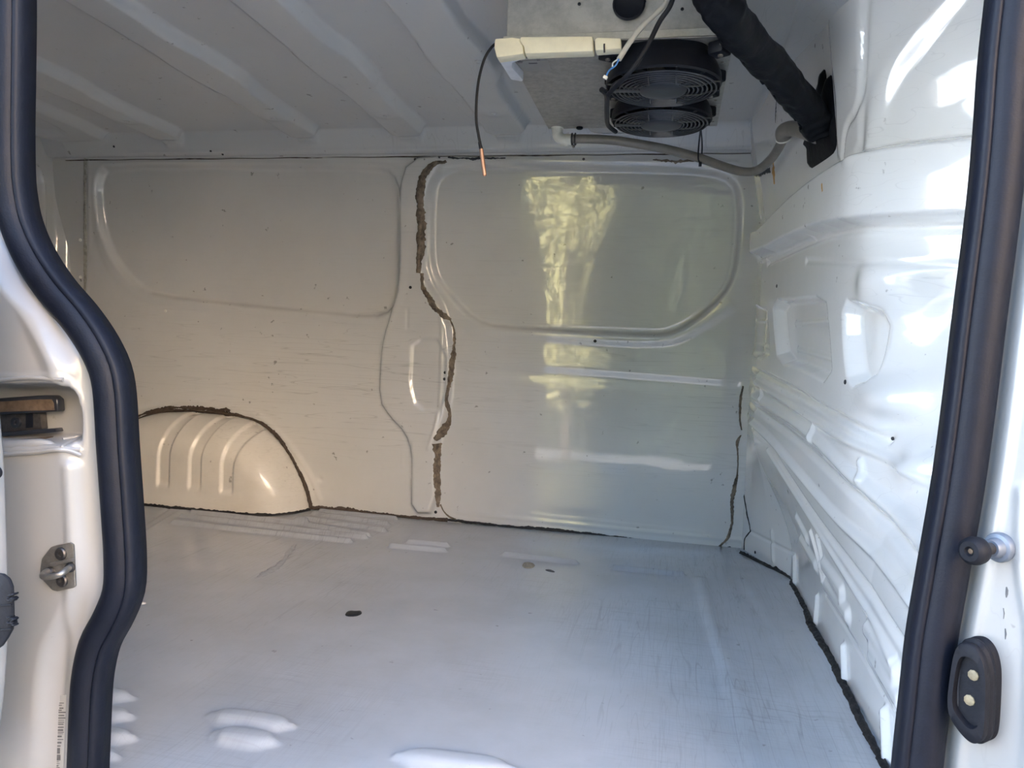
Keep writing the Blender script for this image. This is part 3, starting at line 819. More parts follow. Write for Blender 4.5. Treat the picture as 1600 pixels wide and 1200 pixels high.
# door guide rail end inside the pocket
rail = empty('door_guide_rail', tuple(on(20, 650, 1, YN + .02)), 'dark steel sliding door rail end inside the white jamb pocket', 'door rail')
def slab(px_poly, Y0, depth, mat, name, parent, bevel=.0015, **kw):
    P = [on(x, y, 1, Y0) for x, y in px_poly]; o = P[0]
    m = MB(); m.prism([(p[0] - o[0], p[2] - o[2]) for p in P], o, (1, 0, 0), (0, 0, 1), (0, 1, 0), depth, bevel)
    return m.build(name, mat, parent, **kw)
slab([(-60, 626), (60, 618), (82, 618), (89, 624), (90, 643), (0, 648), (-60, 651)], YN + .008, .014, M_wire, 'upper_channel', rail, .002)
slab([(-60, 631), (60, 624), (80, 624), (83, 630), (84, 641), (-60, 646)], YN + .0065, .004, M_brown, 'channel_face', rail, .0008)
slab([(-60, 646), (62, 643), (65, 672), (-60, 678)], YN + .016, .012, M_dsteel, 'roller_block', rail, .001, label='dark grey roller block')
slab([(40, 646), (50, 646), (50, 668), (40, 669)], YN + .014, .004, M_fan, 'block_slot', rail, .0005)
slab([(-60, 677), (10, 675), (60, 671), (86, 669), (88, 675), (60, 678), (-60, 686)], YN + .008, .014, M_wire, 'lower_channel', rail, .0015)
p = on(27, 660, 1, YN + .016); MB().lathe([(.0075, 0), (.0075, .004), (.003, .004), (.0025, .001)], p, (0, -1, 0), 16).build('bolt', M_wire, rail)
slab([(-60, 690), (5, 688), (60, 684), (72, 683), (70, 687), (10, 694), (-60, 698)], YN + .004, .014, M_brown, 'rail_foot', rail, .001)
m = MB(); P = crom([on(x, y, 1, YN - .018) for x, y in [(-50, 699), (10, 697), (55, 695), (84, 695)]], 6)
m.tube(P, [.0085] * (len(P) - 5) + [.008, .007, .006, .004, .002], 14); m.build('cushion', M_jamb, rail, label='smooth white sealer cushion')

# striker
jp = lambda x, y, o=0: J.ptx(x, y, o)
stp = empty('striker_plate', tuple(jp(93, 885)), 'zinc latch striker plate with two bolts on the white door jamb', 'striker')
def striker_poly(): return [(112, 847), (117, 850), (120, 915), (117, 918), (92, 923), (84, 921), (68, 904), (65, 890), (68, 872), (82, 854), (92, 851)]
Yp = float(jp(93, 885)[1]) - .001
pp = [on(x, y, 1, Yp) for x, y in striker_poly()]; o = pp[0]
m = MB(); m.prism([(a[0] - o[0], a[2] - o[2]) for a in pp], o, (1, 0, 0), (0, 0, 1), (0, -1, 0), .003, .0008); m.build('plate', M_steel, stp)
for x, y in [(96, 865), (98, 907)]:
    b = on(x, y, 1, Yp - .003); MB().lathe([(.0085, 0), (.0085, .0025), (.007, .004), (.0035, .004), (.003, .0015), (.0015, .001)], b, (0, -1, 0), 18).build('bolt', M_dsteel, stp)
m = MB(); a, b = on(79, 893, 1, Yp - .003), on(111, 886, 1, Yp - .003)
m.tube(crom([a, a + np.array([.001, -.008, .002]), a + np.array([.006, -.019, .0]), (a + b) / 2 + np.array([.004, -.023, -.003]), b + np.array([.001, -.019, -.004]), b + np.array([.002, -.008, 0]), b], 6), .0042, 12)
m.build('loop', M_steel, stp)
for q in (a, b): MB().lathe([(.0068, 0), (.0068, .003), (.005, .006)], q, (0, -1, 0), 14).build('loop_foot', M_dsteel, stp)
slab([(76, 880), (112, 873), (114, 878), (78, 886)], Yp - .008, .006, M_steel, 'bridge', stp, .0015)

# worn barcode sticker on the jamb
stk = empty('barcode_sticker', tuple(jp(96, 1150)), 'faded barcode sticker low on the white door jamb', 'sticker')
Yq = float(jp(96, 1150)[1]) - .0015
slab([(80, 1088), (108, 1086), (102, 1215), (74, 1215)], Yq, .0008, M_stick, 'backing', stk, 0)
bars = MB(); yb_ = 1098.0
while yb_ < 1200:
    h = random.choice([.8, 1.2, 1.8, 2.6]) if not (1168 < yb_ < 1182) else 9
    sh = (yb_ - 1098) * -.12; w0 = 93 + sh + random.uniform(-1, 1); w1 = 105 + sh + random.uniform(-3, 1) - (5 if yb_ < 1110 else 0)
    P = [on(x, y, 1, Yq - .0006) for x, y in [(w0, yb_), (w1, yb_), (w1, yb_ + h), (w0, yb_ + h)]]
    bars.add([tuple(q) for q in P], [(0, 1, 2, 3)]); yb_ += h + random.choice([1.5, 2.2, 3])
bars.build('barcode', M_print, stk, smooth=False)
tx = MB()
for y0 in (1118, 1128, 1137, 1146, 1155):
    P = [on(x, y, 1, Yq - .0006) for x, y in [(79, y0), (82, y0), (82, y0 + 4), (79, y0 + 4)]]; tx.add([tuple(q) for q in P], [(0, 1, 2, 3)])
tx.build('print', M_print, stk, smooth=False)

# sliding door leading edge, parked rearward outside
dr = empty('sliding_door', (-.95, .72, -.2), 'edge of the open white sliding door at the far left', 'car door')
DY = .78
edge = [(a_ + 5, b_) for a_, b_ in [(-6, 300), (-4, 450), (-1, 560), (3, 620), (9, 680), (13, 740), (16, 820), (18, 900), (18, 980), (15, 1050), (9, 1110), (1, 1165), (-8, 1215), (-14, 1260)]]
E_ = crom([on(x, y, 1, DY) for x, y in edge], 4)
v = []; f = []; prof = [(-.30, .0), (-.02, .0), (-.006, -.004), (0, -.012), (-.002, -.028), (-.012, -.040), (-.06, -.055), (-.30, -.075)]; K = len(prof)
for e in E_:
    for a, b in prof: v.append((e[0] + a, DY + .0 + b * 1.0 + .0, e[2]))
for i in range(len(E_) - 1):
    for k in range(K - 1): f.append((i * K + k, i * K + k + 1, (i + 1) * K + k + 1, (i + 1) * K + k))
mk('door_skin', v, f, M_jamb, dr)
m = MB(); YD = DY - .02
slabpx = [(-40, 893), (2, 897), (12, 905), (17, 918), (18, 960), (17, 985), (10, 998), (2, 1010), (-40, 1040)]
slab(slabpx, YD - .032, .006, M_rub, 'rubber_boot', dr, .003, label='ribbed black rubber boot')
for y in (931, 938, 966, 973):
    rr_ = MB()
    for k in range(5):
        c = on(16 + 1.9 * k, y + random.uniform(-3, 3), 1, YD - .030); rr_.box(c, (.004, .008, .0024), Matrix.Rotation(random.uniform(-.6, .6), 3, 'Y'), .0008, 1)
    rr_.build('bristle', M_rub, dr)
for y in (947, 985): slab([(-40, y), (17, y - 3), (17, y), (-40, y + 3)], YD - .0335, .002, M_fan, 'boot_groove', dr, .0004)
p = on(-4, 738, 1, YD - .03); MB().lathe([(.007, 0), (.007, .008), (.004, .010)], p, (0, -1, 0), 18).build('bump_stop', M_rub, dr)

# ---- front jamb (right of the seal): angled face with stop and contact plate
nj = np.array([-.72, -.69, 0.0]); nj /= np.linalg.norm(nj); tj_ = np.array([-nj[1] * 1.0, nj[0], 0]); tj_ = np.array([.69, -.72, 0]); tj_ /= np.linalg.norm(tj_)
Rz = np.array(sorted([(p[1], p[0]) for p in Rx])); Rz = np.vstack([[-.3, Rz[0, 1] - .03], Rz])
def rx(z): return np.interp(z, Rz[:, 0], Rz[:, 1])
zs2 = np.arange(-.1, 1.16, .006); us2 = np.linspace(0, .30, 90)
def jb_base(U, V):
    e = rx(V); k = sstep(U, .0, .03)
    return np.stack([e + .016 + U * (.69 * k + (1 - k) * .9), YN - .004 - U * .72 * k, V], -1)
Jr = Patch(us2, zs2, jb_base, vec_const(nj), lambda P: ((P[:, 0] - rx(P[:, 2]) - .016) * .72 + (P[:, 1] - YN + .004) * .69), lambda p: (np.hypot(p[0] - rx(p[2]) - .016, p[1] - YN + .004), p[2]))
Jr.line([(.115, -.1), (.118, .5), (.122, .9), (.13, 1.16)], .006, .010, px=False)
Jr.line([(.045, .50), (.055, .42), (.085, .34), (.09, .1)], .002, .008, px=False)
Jr.line([(.025, -.1), (.025, 1.16)], .003, .008, px=False)
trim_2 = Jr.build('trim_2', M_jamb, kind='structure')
for x, y, w in [(1571, 990, .004), (1568, 958, .003), (1573, 925, .006)]:
    ribbon(Jr, [(x, y - 8), (x + 1, y), (x, y + 9)], [.001, w * .6, .001], M_print, 'dirt_streak', trim_2, .0004, .5, seed=int(x))
# rubber door stop
u_, v_ = Jr.uv(1563, 855); b0 = Jr.pt(u_, v_)
st = empty('door_stop', tuple(b0), 'black headed rubber door stop pin on the right white jamb', 'door stop')
tip = onplane(1519, 861, b0 + nj * .045, nj); ax = tip - b0; Ln = np.linalg.norm(ax); ax = ax / Ln
MB().lathe([(.015, -.004), (.0155, .003), (.014, .006), (.0105, .007), (.0095, .014), (.0085, .016)], b0, ax, 24).build('collar', plain('grey_blue_metal', (.20, .23, .28), .4, .4), st)
MB().lathe([(.0062, .014), (.0062, Ln - .010)], b0, ax, 18).build('pin', M_dsteel, st)
MB().lathe([(.009, Ln - .014), (.0135, Ln - .010), (.0145, Ln - .004), (.0135, Ln + .002), (.010, Ln + .005), (.005, Ln + .005), (.0035, Ln + .002), (.001, Ln + .002)], b0, ax, 28).build('head', M_rub, st)
MB().lathe([(.003, Ln + .001), (.0025, Ln + .0028), (.001, Ln + .003)], b0, ax, 12).build('screw', M_brown, st)
# contact plate
u_, v_ = Jr.uv(1535, 1080); c0 = Jr.pt(u_, v_)
cp = empty('contact_plate', tuple(c0), 'oval black rubber electrical contact block with two brass contacts on right jamb', 'contact plate')
ez = np.array([0, 0, 1.0])
def pol(pxs, h):
    out = []
    for x, y in pxs:
        q = onplane(x, y, c0 + nj * h, nj) - c0; out.append((q @ tj_, q[2]))
    return out
H1 = .026
fr = [(1503, 1003), (1520, 1006), (1534, 1022), (1541, 1045), (1543, 1070), (1541, 1130), (1538, 1155), (1526, 1163), (1514, 1160), (1497, 1142), (1483, 1120), (1480, 1095), (1484, 1060), (1490, 1022), (1496, 1008)]
F2 = pol(fr, H1); F2 = [tuple(a) for a in chaikin(F2, 2)]
cf = np.mean(F2, axis=0)
def ring_loft(secs, name, mat, **kw):
    v = []; f = []; n = len(F2)
    for sc, h, dx in secs:
        for a in F2:
            q = cf + (np.array(a) - cf) * sc + np.array([dx, 0]); v.append(c0 + tj_ * q[0] + ez * q[1] + nj * h)
    for i in range(len(secs) - 1):
        for k in range(n): f.append((i * n + k, i * n + (k + 1) % n, (i + 1) * n + (k + 1) % n, (i + 1) * n + k))
    f.append(tuple((len(secs) - 1) * n + k for k in range(n)))
    m = MB(); m.add(v, f); return m.build(name, mat, cp, sharp=55, **kw)
ring_loft([(1.05, -.008, 0), (1.05, .004, 0), (1.0, .006, 0), (.99, .009, 0), (1.05, .011, 0), (1.05, .016, 0), (.98, .018, 0), (.98, .020, 0), (1.0, .022, 0), (1.0, H1, 0),
           (.96, H1 + .002, 0), (.72, H1 + .002, 0), (.70, H1 - .001, 0), (.69, H1 - .006, 0)], 'rubber_frame', M_rub)
for x, y in [(1521, 1055), (1515, 1094)]:
    q = onplane(x, y, c0 + nj * (H1 - .006), nj); MB().lathe([(.0058, -.001), (.0055, .001), (.004, .0018), (.001, .002)], q, nj, 9).build('brass_contact', M_brass, cp)
m = MB()
P1 = [onplane(x, y, c0 + nj * (H1 - .007), nj) for x, y in [(1500, 1045), (1497, 1075), (1497, 1105), (1502, 1128)]]
m.tube(P1, .0015, 6); m.build('inner_rib', M_wire, cp)

# ================================================================== EVAPORATOR UNIT UNDER THE ROOF
ZB = 1.22
ev = empty('cooling_unit', (-.13, 1.75, 1.352), 'dull aluminium refrigeration unit with twin fans hung from the van roof', 'cooling unit')
q1, q2, q3, q4 = on(780, 62, 2, ZB), on(1155, 66, 2, ZB), on(1113, 200, 2, ZB), on(857, 200, 2, ZB)
X0, X1, Y0_, Y1_ = (q1[0] + q4[0]) / 2, (q2[0] + q3[0]) / 2, 1.50, 2.07
m = MB(); m.box(((X0 + X1) / 2, (Y0_ + Y1_) / 2, ZB + .0015), (X1 - X0, Y1_ - Y0_, .003), None, .0006, 1); m.build('bottom_plate', M_alu, ev)
m = MB(); m.box(((X0 + X1) / 2 + .001, Y0_ + .014 + .27, ZB + .068), (X1 - X0 - .006, Y1_ - Y0_ - .02, .124), None, .002, 1); m.build('housing', M_aluf, ev)
m = MB(); m.box(((X0 + X1) / 2, Y0_ + .002, ZB + .008), (X1 - X0, .003, .018), Matrix.Rotation(.1, 3, 'X'), .0005, 1); m.build('front_lip', M_aluf, ev)
m = MB(); m.box(((X0 + X1) / 2 + .09, Y0_ - .001, ZB - .0005), (.26, .006, .003), None, .001, 1); m.build('lip_edge', M_steel, ev, label='bright bent edge of the bottom plate')
pg = on(983, 8, 1, Y0_ + .008); MB().lathe([(.031, 0), (.031, .003), (.028, .005), (.024, .002), (.002, .002)], (pg[0], Y0_ + .004, pg[2]), (0, -1, 0), 32).build('grommet', M_fan, ev, label='round black rubber grommet')
for x, y in [(1066, 14), (1108, 33), (1007, 2), (905, 6)]:
    pg = on(x, y, 1, Y0_ + .003); MB().lathe([(.0032, 0), (.0032, .001), (.002, .0016)], (pg[0], Y0_ + .004, pg[2]), (0, -1, 0), 10).build('rivet', M_fan, ev)
random.seed(9)
for k in range(9):
    y = Y1_ - .04 - k * .058 + random.uniform(-.01, .01)
    MB().lathe([(.0035, 0), (.0035, .0012), (.0015, .0022)], (X1 - .012 + random.uniform(-.003, .003), y, ZB), (0, 0, -1), 8).build('rivet', M_steel, ev)
pg = on(907, 202, 2, ZB); MB().lathe([(.009, -.004), (.009, .004), (.006, .006)], (pg[0], Y1_ - .012, ZB), (0, 0, -1), 16).build('plug', M_fan, ev)
# foil label with print
lb0 = on(805, 92, 2, ZB); lb1 = on(860, 106, 2, ZB)
m = MB(); m.box(((lb0[0] + lb1[0]) / 2, (lb0[1] + lb1[1]) / 2 + .01, ZB - .0006), (abs(lb1[0] - lb0[0]), .055, .0008)); m.build('foil_label', M_lab, ev)
m = MB()
for x0, y0, w_, h_ in [(.002, .030, .010, .003), (.002, .024, .012, .003), (.002, .018, .008, .003), (.024, .036, .018, .006), (.018, .004, .020, .006), (.044, .012, .008, .003), (.044, .020, .007, .003)]:
    m.box((lb0[0] + x0 + w_ / 2, lb0[1] - .012 + y0, ZB - .0013), (w_, h_, .0004))
m.build('label_print', M_dprint, ev, smooth=False)

# foam strips
def foam(poly_px, Yf_, depth, name, mat):
    P = [on(x, y, 1, Yf_) for x, y in poly_px]; o = P[0]
    m = MB(); m.prism([(a[0] - o[0], a[2] - o[2]) for a in P], o, (1, 0, 0), (0, 0, 1), (0, 1, 0), depth, .003); return m.build(name, mat, ev, label='cream foam tape strip on the front edge')
foam([(773, 60), (800, 58), (814, 60), (812, 64), (817, 72), (818, 84), (776, 90), (772, 74)], Y0_ - .026, .03, 'foam_strip', M_foam)
foam([(813, 57), (926, 56), (927, 80), (870, 82), (820, 84), (818, 72), (812, 64)], Y0_ - .028, .03, 'foam_strip', M_foam)
foam([(929, 61), (933, 58), (970, 59), (971, 76), (930, 79)], Y0_ - .026, .028, 'foam_strip', M_foam)
P = [on(x, y, 2, ZB - .020) for x, y in [(776, 89), (818, 84), (818, 93), (801, 99), (800, 106), (818, 126), (815, 128), (798, 125), (790, 112), (781, 98)]]
o = P[0]; m = MB(); m.prism([(a[0] - o[0], a[1] - o[1]) for a in P], o, (1, 0, 0), (0, 1, 0), (0, 0, 1), .020, .003); m.build('foam_strip', M_foamw, ev, label='whitish foam tape leg along the left edge')
m = MB(); pw = on(944, 72, 1, Y0_ - .028); m.tube([pw + np.array([0, 0, .004]), pw, pw + np.array([.001, 0, -.012])], .0018, 6); m.build('rivet', M_dsteel, ev)

# fans
def make_fan(cx, cy, name='fan'):
    zt, zg = ZB, ZB - .060
    def rsq(r, sq, n=64):
        out = []
        for k in range(n):
            a = 2 * math.pi * k / n; c, s_ = math.cos(a), math.sin(a)
            e = 1 / (abs(c) ** 6 + abs(s_) ** 6) ** (1 / 6)
            out.append((cx + c * r * (1 + (e - 1) * sq), cy + s_ * r * (1 + (e - 1) * sq)))
        return out
    m = MB(); v = []; f = []; secs = [(.094, .3, zt), (.096, .3, zt - .010), (.106, .2, zt - .022), (.113, .0, zt - .036), (.115, 0, zt - .054), (.112, 0, zt - .058), (.108, 0, zt - .054), (.090, 0, zt - .006)]
    for r, sq, z in secs: v += [(a, b, z) for a, b in rsq(r, sq)]
    n = 64
    for i in range(len(secs) - 1):
        for k in range(n): f.append((i * n + k, i * n + (k + 1) % n, (i + 1) * n + (k + 1) % n, (i + 1) * n + k))
    m.add(v, f)
    for sx in (-1, 1):
        for sy in (-1, 1):
            m.box((cx + sx * .104, cy + sy * .074, zt - .014), (.032, .034, .024), Matrix.Rotation(sx * sy * .6, 3, 'Z'), .004)
    fan = m.build(name, M_fan, ev)
    g = MB()
    for r in [.052 + .0088 * k for k in range(7)]:
        z = zg - .004 * math.cos((r - .04) / .08 * 1.5) - .001
        g.tube([(cx + r * math.cos(a), cy + r * math.sin(a), z) for a in np.linspace(0, 2 * math.pi, 48, endpoint=False)], .0019, 6, closed=True)
    for k in range(4):
        for off in (-.026, .026):
            a = math.pi / 2 * k; ca, sa = math.cos(a), math.sin(a)
            P = [(cx + ca * r - sa * off, cy + sa * r + ca * off, zg - .006 if r < .10 else zg + .002) for r in (.040, .07, .10, .111)]
            g.tube(P, .0016, 6)
        a = math.pi / 2 * k + math.pi / 4
        g.tube([(cx + math.cos(a) * r, cy + math.sin(a) * r, zg - .006 if r < .10 else zg + .002) for r in (.040, .07, .10, .111)], .0016, 6)
    g.build('grille', M_wire, fan)
    MB().lathe([(.046, -.004), (.048, .004), (.046, .007), (.040, .009), (.020, .010), (.001, .010)], (cx, cy, zg), (0, 0, -1), 40).build('hub', M_hub, fan)
    bl = MB()
    for k in range(7):
        a0 = 2 * math.pi * k / 7; v = []; f = []
        for i in range(7):
            r = .040 + i * .0108
            for j in range(5):
                a = a0 + .22 * i / 6 + j * .15; v.append((cx + r * math.cos(a), cy + r * math.sin(a), zt - .018 - j * .0085))
        for i in range(6):
            for j in range(4): f.append((i * 5 + j, i * 5 + j + 1, i * 5 + 6 + j, i * 5 + 5 + j))
        bl.add(v, f)
    bl.build('blades', M_fan, fan)
    for sx in (-1, 1):
        MB().lathe([(.005, 0), (.005, .003), (.002, .004)], (cx + sx * .106, cy - .076, zt - .026), (0, 0, -1), 10).build('screw', M_steel, fan)
        MB().lathe([(.004, 0), (.004, .003)], (cx + sx * .106, cy - .093, zt - .012), (0, -1, 0), 10).build('screw', M_steel, fan)
    m = MB(); m.box((cx - .075, cy - .01, zg - .006), (.060, .014, .004), Matrix.Rotation(.1, 3, 'Z'), .0015); m.build('junction_arm', M_hub, fan)
    return fan
make_fan(-.045, 1.598); make_fan(-.052, 1.832)
m = MB(); m.tube(crom([on(940, 140, 2, 1.15), on(948, 150, 2, 1.15), on(948, 175, 2, 1.16), on(950, 195, 2, 1.17), on(962, 206, 2, 1.175)], 6), .0055, 8)
m.build('fan_lead', M_cab, ev)

# drain elbow + hose
dh = empty('drain_hose', tuple(on(870, 205, 1, 2.06)), 'grey drain hose sagging from a white elbow under the cooling unit', 'hose')
YH = 2.06
m = MB(); hp = lambda x, y, Y=YH: on(x, y, 1, Y)
m.tube(crom([hp(871, 197), hp(871, 206), hp(872, 212), hp(877, 217), hp(885, 219), hp(893, 218)], 5), .0145, 20)
m.build('elbow', M_pvc, dh, label='white plastic elbow')
MB().lathe([(.017, 0), (.017, .006)], hp(871, 201), (0, 0, 1), 24).build('elbow_collar', M_pvc, dh)
m = MB(); m.tube([hp(883, 219), hp(888, 219)], .0165, 20); m.build('elbow_collar', M_pvc, dh)
for x in (894, 899):
    m = MB(); c = Vector(hp(x, 217.5)); m.tube([c + Vector((0, math.cos(a), math.sin(a))) * .0145 for a in np.linspace(0, 2 * math.pi, 28, endpoint=False)], .0022, 6, closed=True); m.build('hose_clamp', M_dsteel, dh)
m = MB(); c = hp(895, 229); m.tube([c, c + np.array([.004, -.002, .001])], .0042, 10); m.build('clamp_screw', M_steel, dh)
hose_px = [(895, 217, 2.06), (940, 218, 2.06), (985, 223, 2.06), (1040, 233, 2.08), (1090, 246, 2.12), (1130, 260, 2.18), (1160, 268, 2.22), (1183, 266, 2.22), (1203, 250, 2.15), (1216, 232, 2.08), (1226, 212, 2.02)]
HP = crom([on(x, y, 1, Y) for x, y, Y in hose_px], 8); m = MB(); m.tube(HP, .0118, 18); m.build('hose', M_hose, dh)
# cable tie round the hose
m = MB(); m.tube(crom([on(1095, 200, 1, 1.93), on(1092, 225, 1, 2.08), on(1091, 247, 1, 2.10), on(1094, 256, 1, 2.10)], 6), .0020, 6)
m.tube(crom([on(1095, 200, 1, 1.93), on(1097, 225, 1, 2.10), on(1096, 248, 1, 2.13), on(1094, 256, 1, 2.11)], 6), .0020, 6)
zt_ = m.build('cable_tie', M_cab); tag(zt_, 'thin black cable tie looped under the grey drain hose', 'cable tie')
m = MB(); m.box(on(1094, 257, 1, 2.10), (.008, .008, .010), None, .001)
m.build('tie_head', M_cab, zt_)

# temperature probe
pr = empty('temperature_probe', tuple(on(770, 72, 1, 1.50)), 'copper tipped temperature probe dangling on thin black cable', 'probe')
m = MB(); m.tube(crom([on(x, y, 1, 1.50) for x, y in [(778, 66), (768, 74), (757, 92), (749, 120), (745, 150), (744, 185), (747, 208), (751, 228)]], 8), .0028, 8); m.build('cable', M_cab, pr)
m = MB(); m.tube([on(749, 222, 1, 1.50), on(752, 234, 1, 1.50)], [.003, .0042], 8); m.build('sleeve', M_cab, pr)
m = MB(); A_, B_ = on(752, 233, 1, 1.50), on(757.5, 275, 1, 1.50); m.tube([A_, A_ + (B_ - A_) * .97, B_], [.0042, .0042, .0025], 12); m.build('tip', M_cop, pr, label='copper tip')

# cables in front of the unit
cb = empty('power_cable', tuple(on(1050, 0, 1, 1.40)), 'cream sheathed power cable with blue wire end beside the fans', 'cable')
m = MB(); m.tube(crom([on(1062, -40, 1, 1.46), on(1040, 5, 1, 1.45), on(1005, 40, 1, 1.44), on(985, 65, 1, 1.43), on(967, 93, 1, 1.42)], 8), .0048, 12); m.build('sheath', M_wcab, cb)
m = MB(); m.tube(crom([on(967, 92, 1, 1.42), on(962, 102, 1, 1.42), on(952, 110, 1, 1.42), on(947, 119, 1, 1.42)], 6), .0016, 8); m.build('wire', M_blue, cb, label='blue wire')
m = MB(); m.tube(crom([on(965, 93, 1, 1.42), on(958, 98, 1, 1.425), on(957, 104, 1, 1.43)], 6), .0013, 8); m.build('wire', M_conn, cb, label='white wire')
m = MB(); m.box(on(946, 121, 1, 1.42), (.008, .006, .006), Matrix.Rotation(.5, 3, 'Y'), .001); m.build('connector', M_conn, cb)
kb = MB(); kb.tube(crom([on(1060, -40, 1, 1.43), on(1049, 5, 1, 1.43), on(1030, 35, 1, 1.44), on(1010, 75, 1, 1.44), on(985, 112, 1, 1.45), on(962, 135, 1, 1.48), on(950, 148, 1, 1.5)], 8), .0045, 12)
tag(kb.build('control_cable', M_cab), 'thick black cable looping down to the left of the fans', 'cable')

# taped pipe bundle
random.seed(5)
sp = crom([on(1085, -75, 1, 1.36), on(1112, -20, 1, 1.40), on(1132, 18, 1, 1.44), on(1165, 58, 1, 1.52), on(1203, 100, 1, 1.61), on(1238, 142, 1, 1.70), on(1266, 176, 1, 1.78), on(1280, 204, 1, 1.82)], 14)
rad = [.040 + .001 * math.sin(i * .5) - .004 * (i / len(sp)) for i in range(len(sp))]
v = []; f = []; n = 30; N = None
for i, p in enumerate(sp):
    t = Vector(sp[min(i + 1, len(sp) - 1)] - sp[max(i - 1, 0)]).normalized()
    if N is None: N = t.orthogonal().normalized()
    N = (N - t * N.dot(t)).normalized(); Bv = t.cross(N)
    for k in range(n):
        a = 2 * math.pi * k / n
        fold = .0035 * mnoise.noise(Vector((i * .3, k * .2, 3))) + .007 * mnoise.noise(Vector((i * .09, math.cos(a) * 1.5, math.sin(a) * 1.5)))
        v.append(Vector(p) + (N * math.cos(a) + Bv * math.sin(a)) * (rad[i] * .90 + fold))
for i in range(len(sp) - 1):
    for k in range(n): f.append((i * n + k, i * n + (k + 1) % n, (i + 1) * n + (k + 1) % n, (i + 1) * n + k))
f.append(tuple(range(n))[::-1]); f.append(tuple((len(sp) - 1) * n + k for k in range(n)))
pb = empty('pipe_bundle', tuple(sp[len(sp) // 2]), 'thick pipe bundle wrapped in black tape slanting down to the bulkhead', 'pipe')
mk('tape_wrap', v, f, M_tape, pb)
# torn tape edges hanging off the lower side
fl = MB()
for i in range(30, len(sp) - 10, 2):
    a_ = Vector(sp[i]); dn = Vector((-.75, -.2, -.62)).normalized(); t = (Vector(sp[i + 1]) - Vector(sp[i - 1])).normalized()
    r = rad[i] * .80; L = random.uniform(.004, .013); w_ = random.uniform(.006, .012)
    b_ = a_ + dn * r * .9
    V4 = [b_ - t * w_, b_ + t * w_, b_ + t * w_ * .5 + dn * L, b_ - t * w_ * .6 + dn * (L * .7 + .003)]
    nn_ = (V4[1] - V4[0]).cross(V4[2] - V4[0]).normalized() * .0014
    fl.add([q + nn_ for q in V4] + [q - nn_ for q in V4], [(0, 1, 2, 3), (7, 6, 5, 4), (0, 4, 5, 1), (1, 5, 6, 2), (2, 6, 7, 3), (3, 7, 4, 0)])
fl.build('torn_edge', M_tape, pb, smooth=False)
# tape patch where the bundle enters the bulkhead
tp_px = [(1286, 107), (1291, 109), (1293, 138), (1297, 116), (1301, 118), (1303, 150), (1306, 190), (1309, 222), (1305, 238), (1296, 246), (1281, 256), (1265, 266), (1264, 248), (1264, 235), (1256, 228), (1266, 222), (1268, 205), (1259, 196), (1266, 186), (1262, 172), (1270, 160), (1274, 146), (1283, 130)]
tp = splat(B, tp_px, M_tape, 'tape_patch', pb, .010)

PT = crom([on(1225, 216, 1, 2.0), on(1224, 206, 1, 1.985), on(1236, 201, 1, 1.96), on(1254, 204, 1, 1.93), on(1285, 215, 1, 1.88)], 8)
m = MB(); m.tube(PT, .0185, 22, cap=False); cd = m.build('conduit', M_hose, pb, label='short grey bent conduit end')
t0 = (Vector(PT[1]) - Vector(PT[0])).normalized(); N0 = t0.orthogonal().normalized(); B0 = t0.cross(N0); c = Vector(PT[0])
m = MB(); m.tube([c + (N0 * math.cos(a) + B0 * math.sin(a)) * .018 for a in np.linspace(0, 2 * math.pi, 28, endpoint=False)], .0022, 6, closed=True); m.build('rim', M_rim, cd, label='pale cut rim')

# ================================================================== VAN OUTER SHELL
m = MB()
m.box(((XL + XR) / 2, 1.72, 1.46), (XR - XL + .5, 1.95, .05), None, .01)          # roof skin
m.box(((XL + XR) / 2, 2.72, .45), (XR - XL + .5, .04, 2.0), None, .01)            # far side skin
m.box((XL - .10, 1.72, .45), (.04, 1.95, 2.0), None, .01)                        # rear
m.box((XR + .10, 1.72, .45), (.04, 1.95, 2.0), None, .01)                        # front
m.box(((XL + XR) / 2, 1.72, -.10), (XR - XL + .5, 1.75, .04), None, .01)          # underfloor
m.box((-1.72, .80, .42), (1.55, .05, 2.05), None, .01)                           # outer side skin behind the door
m.box((1.02, .82, .42), (1.05, .05, 2.05), None, .01)
m.box((-.3, .86, 1.37), (2.2, .12, .16), None, .01)                              # cant rail above the opening
m.box((-.3, .84, -.13), (2.2, .10, .16), None, .01)                              # sill
shell = m.build('trim_3', M_body, kind='structure')
sk = MB(); sk.box((-.25, .89, -.028), (1.5, .12, .03), None, .006); sk.build('sill_tread', M_rub, shell)

# ================================================================== OUTSIDE (seen only as reflections and bounce)
GZ = -.58
m = MB(); m.box((0, -6, GZ - .05), (40, 40, .1)); gr = m.build('ground', plain('pale_paving', (.20, .205, .215), .9, noise=.25, nscale=3), kind='structure')
# sunlit house on the driver's side of the yard
hs = empty('house', (6.6, -5.45, GZ), 'warm rendered house facing the open van door across the yard', 'house')
M_render = plain('warm_render', (.83, .68, .53), .9, noise=.12, nscale=2)
m = MB(); m.box((6.6, -6.2, GZ + 3.0), (9.0, 1.5, 6.0), None, .03); m.build('wall', M_render, hs)
for x in (5.2, 7.4, 9.6):
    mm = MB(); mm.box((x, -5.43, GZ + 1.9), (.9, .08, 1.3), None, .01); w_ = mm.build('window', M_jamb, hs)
    mm = MB(); mm.box((x, -5.40, GZ + 1.9), (.74, .06, 1.14), None, .005); g_ = mm.build('pane', plain('dark_glass', (.03, .035, .04), .08), hs)
fill_house = empty('house', (-8.2, -4.6, GZ), 'pale blue grey house added out of view to brighten the bulkhead', 'house')  # out-of-view house, added to bounce sunlight onto the bulkhead
M_pale = plain('fill_house_render', (.38, .46, .56), .9, noise=.06, nscale=2)
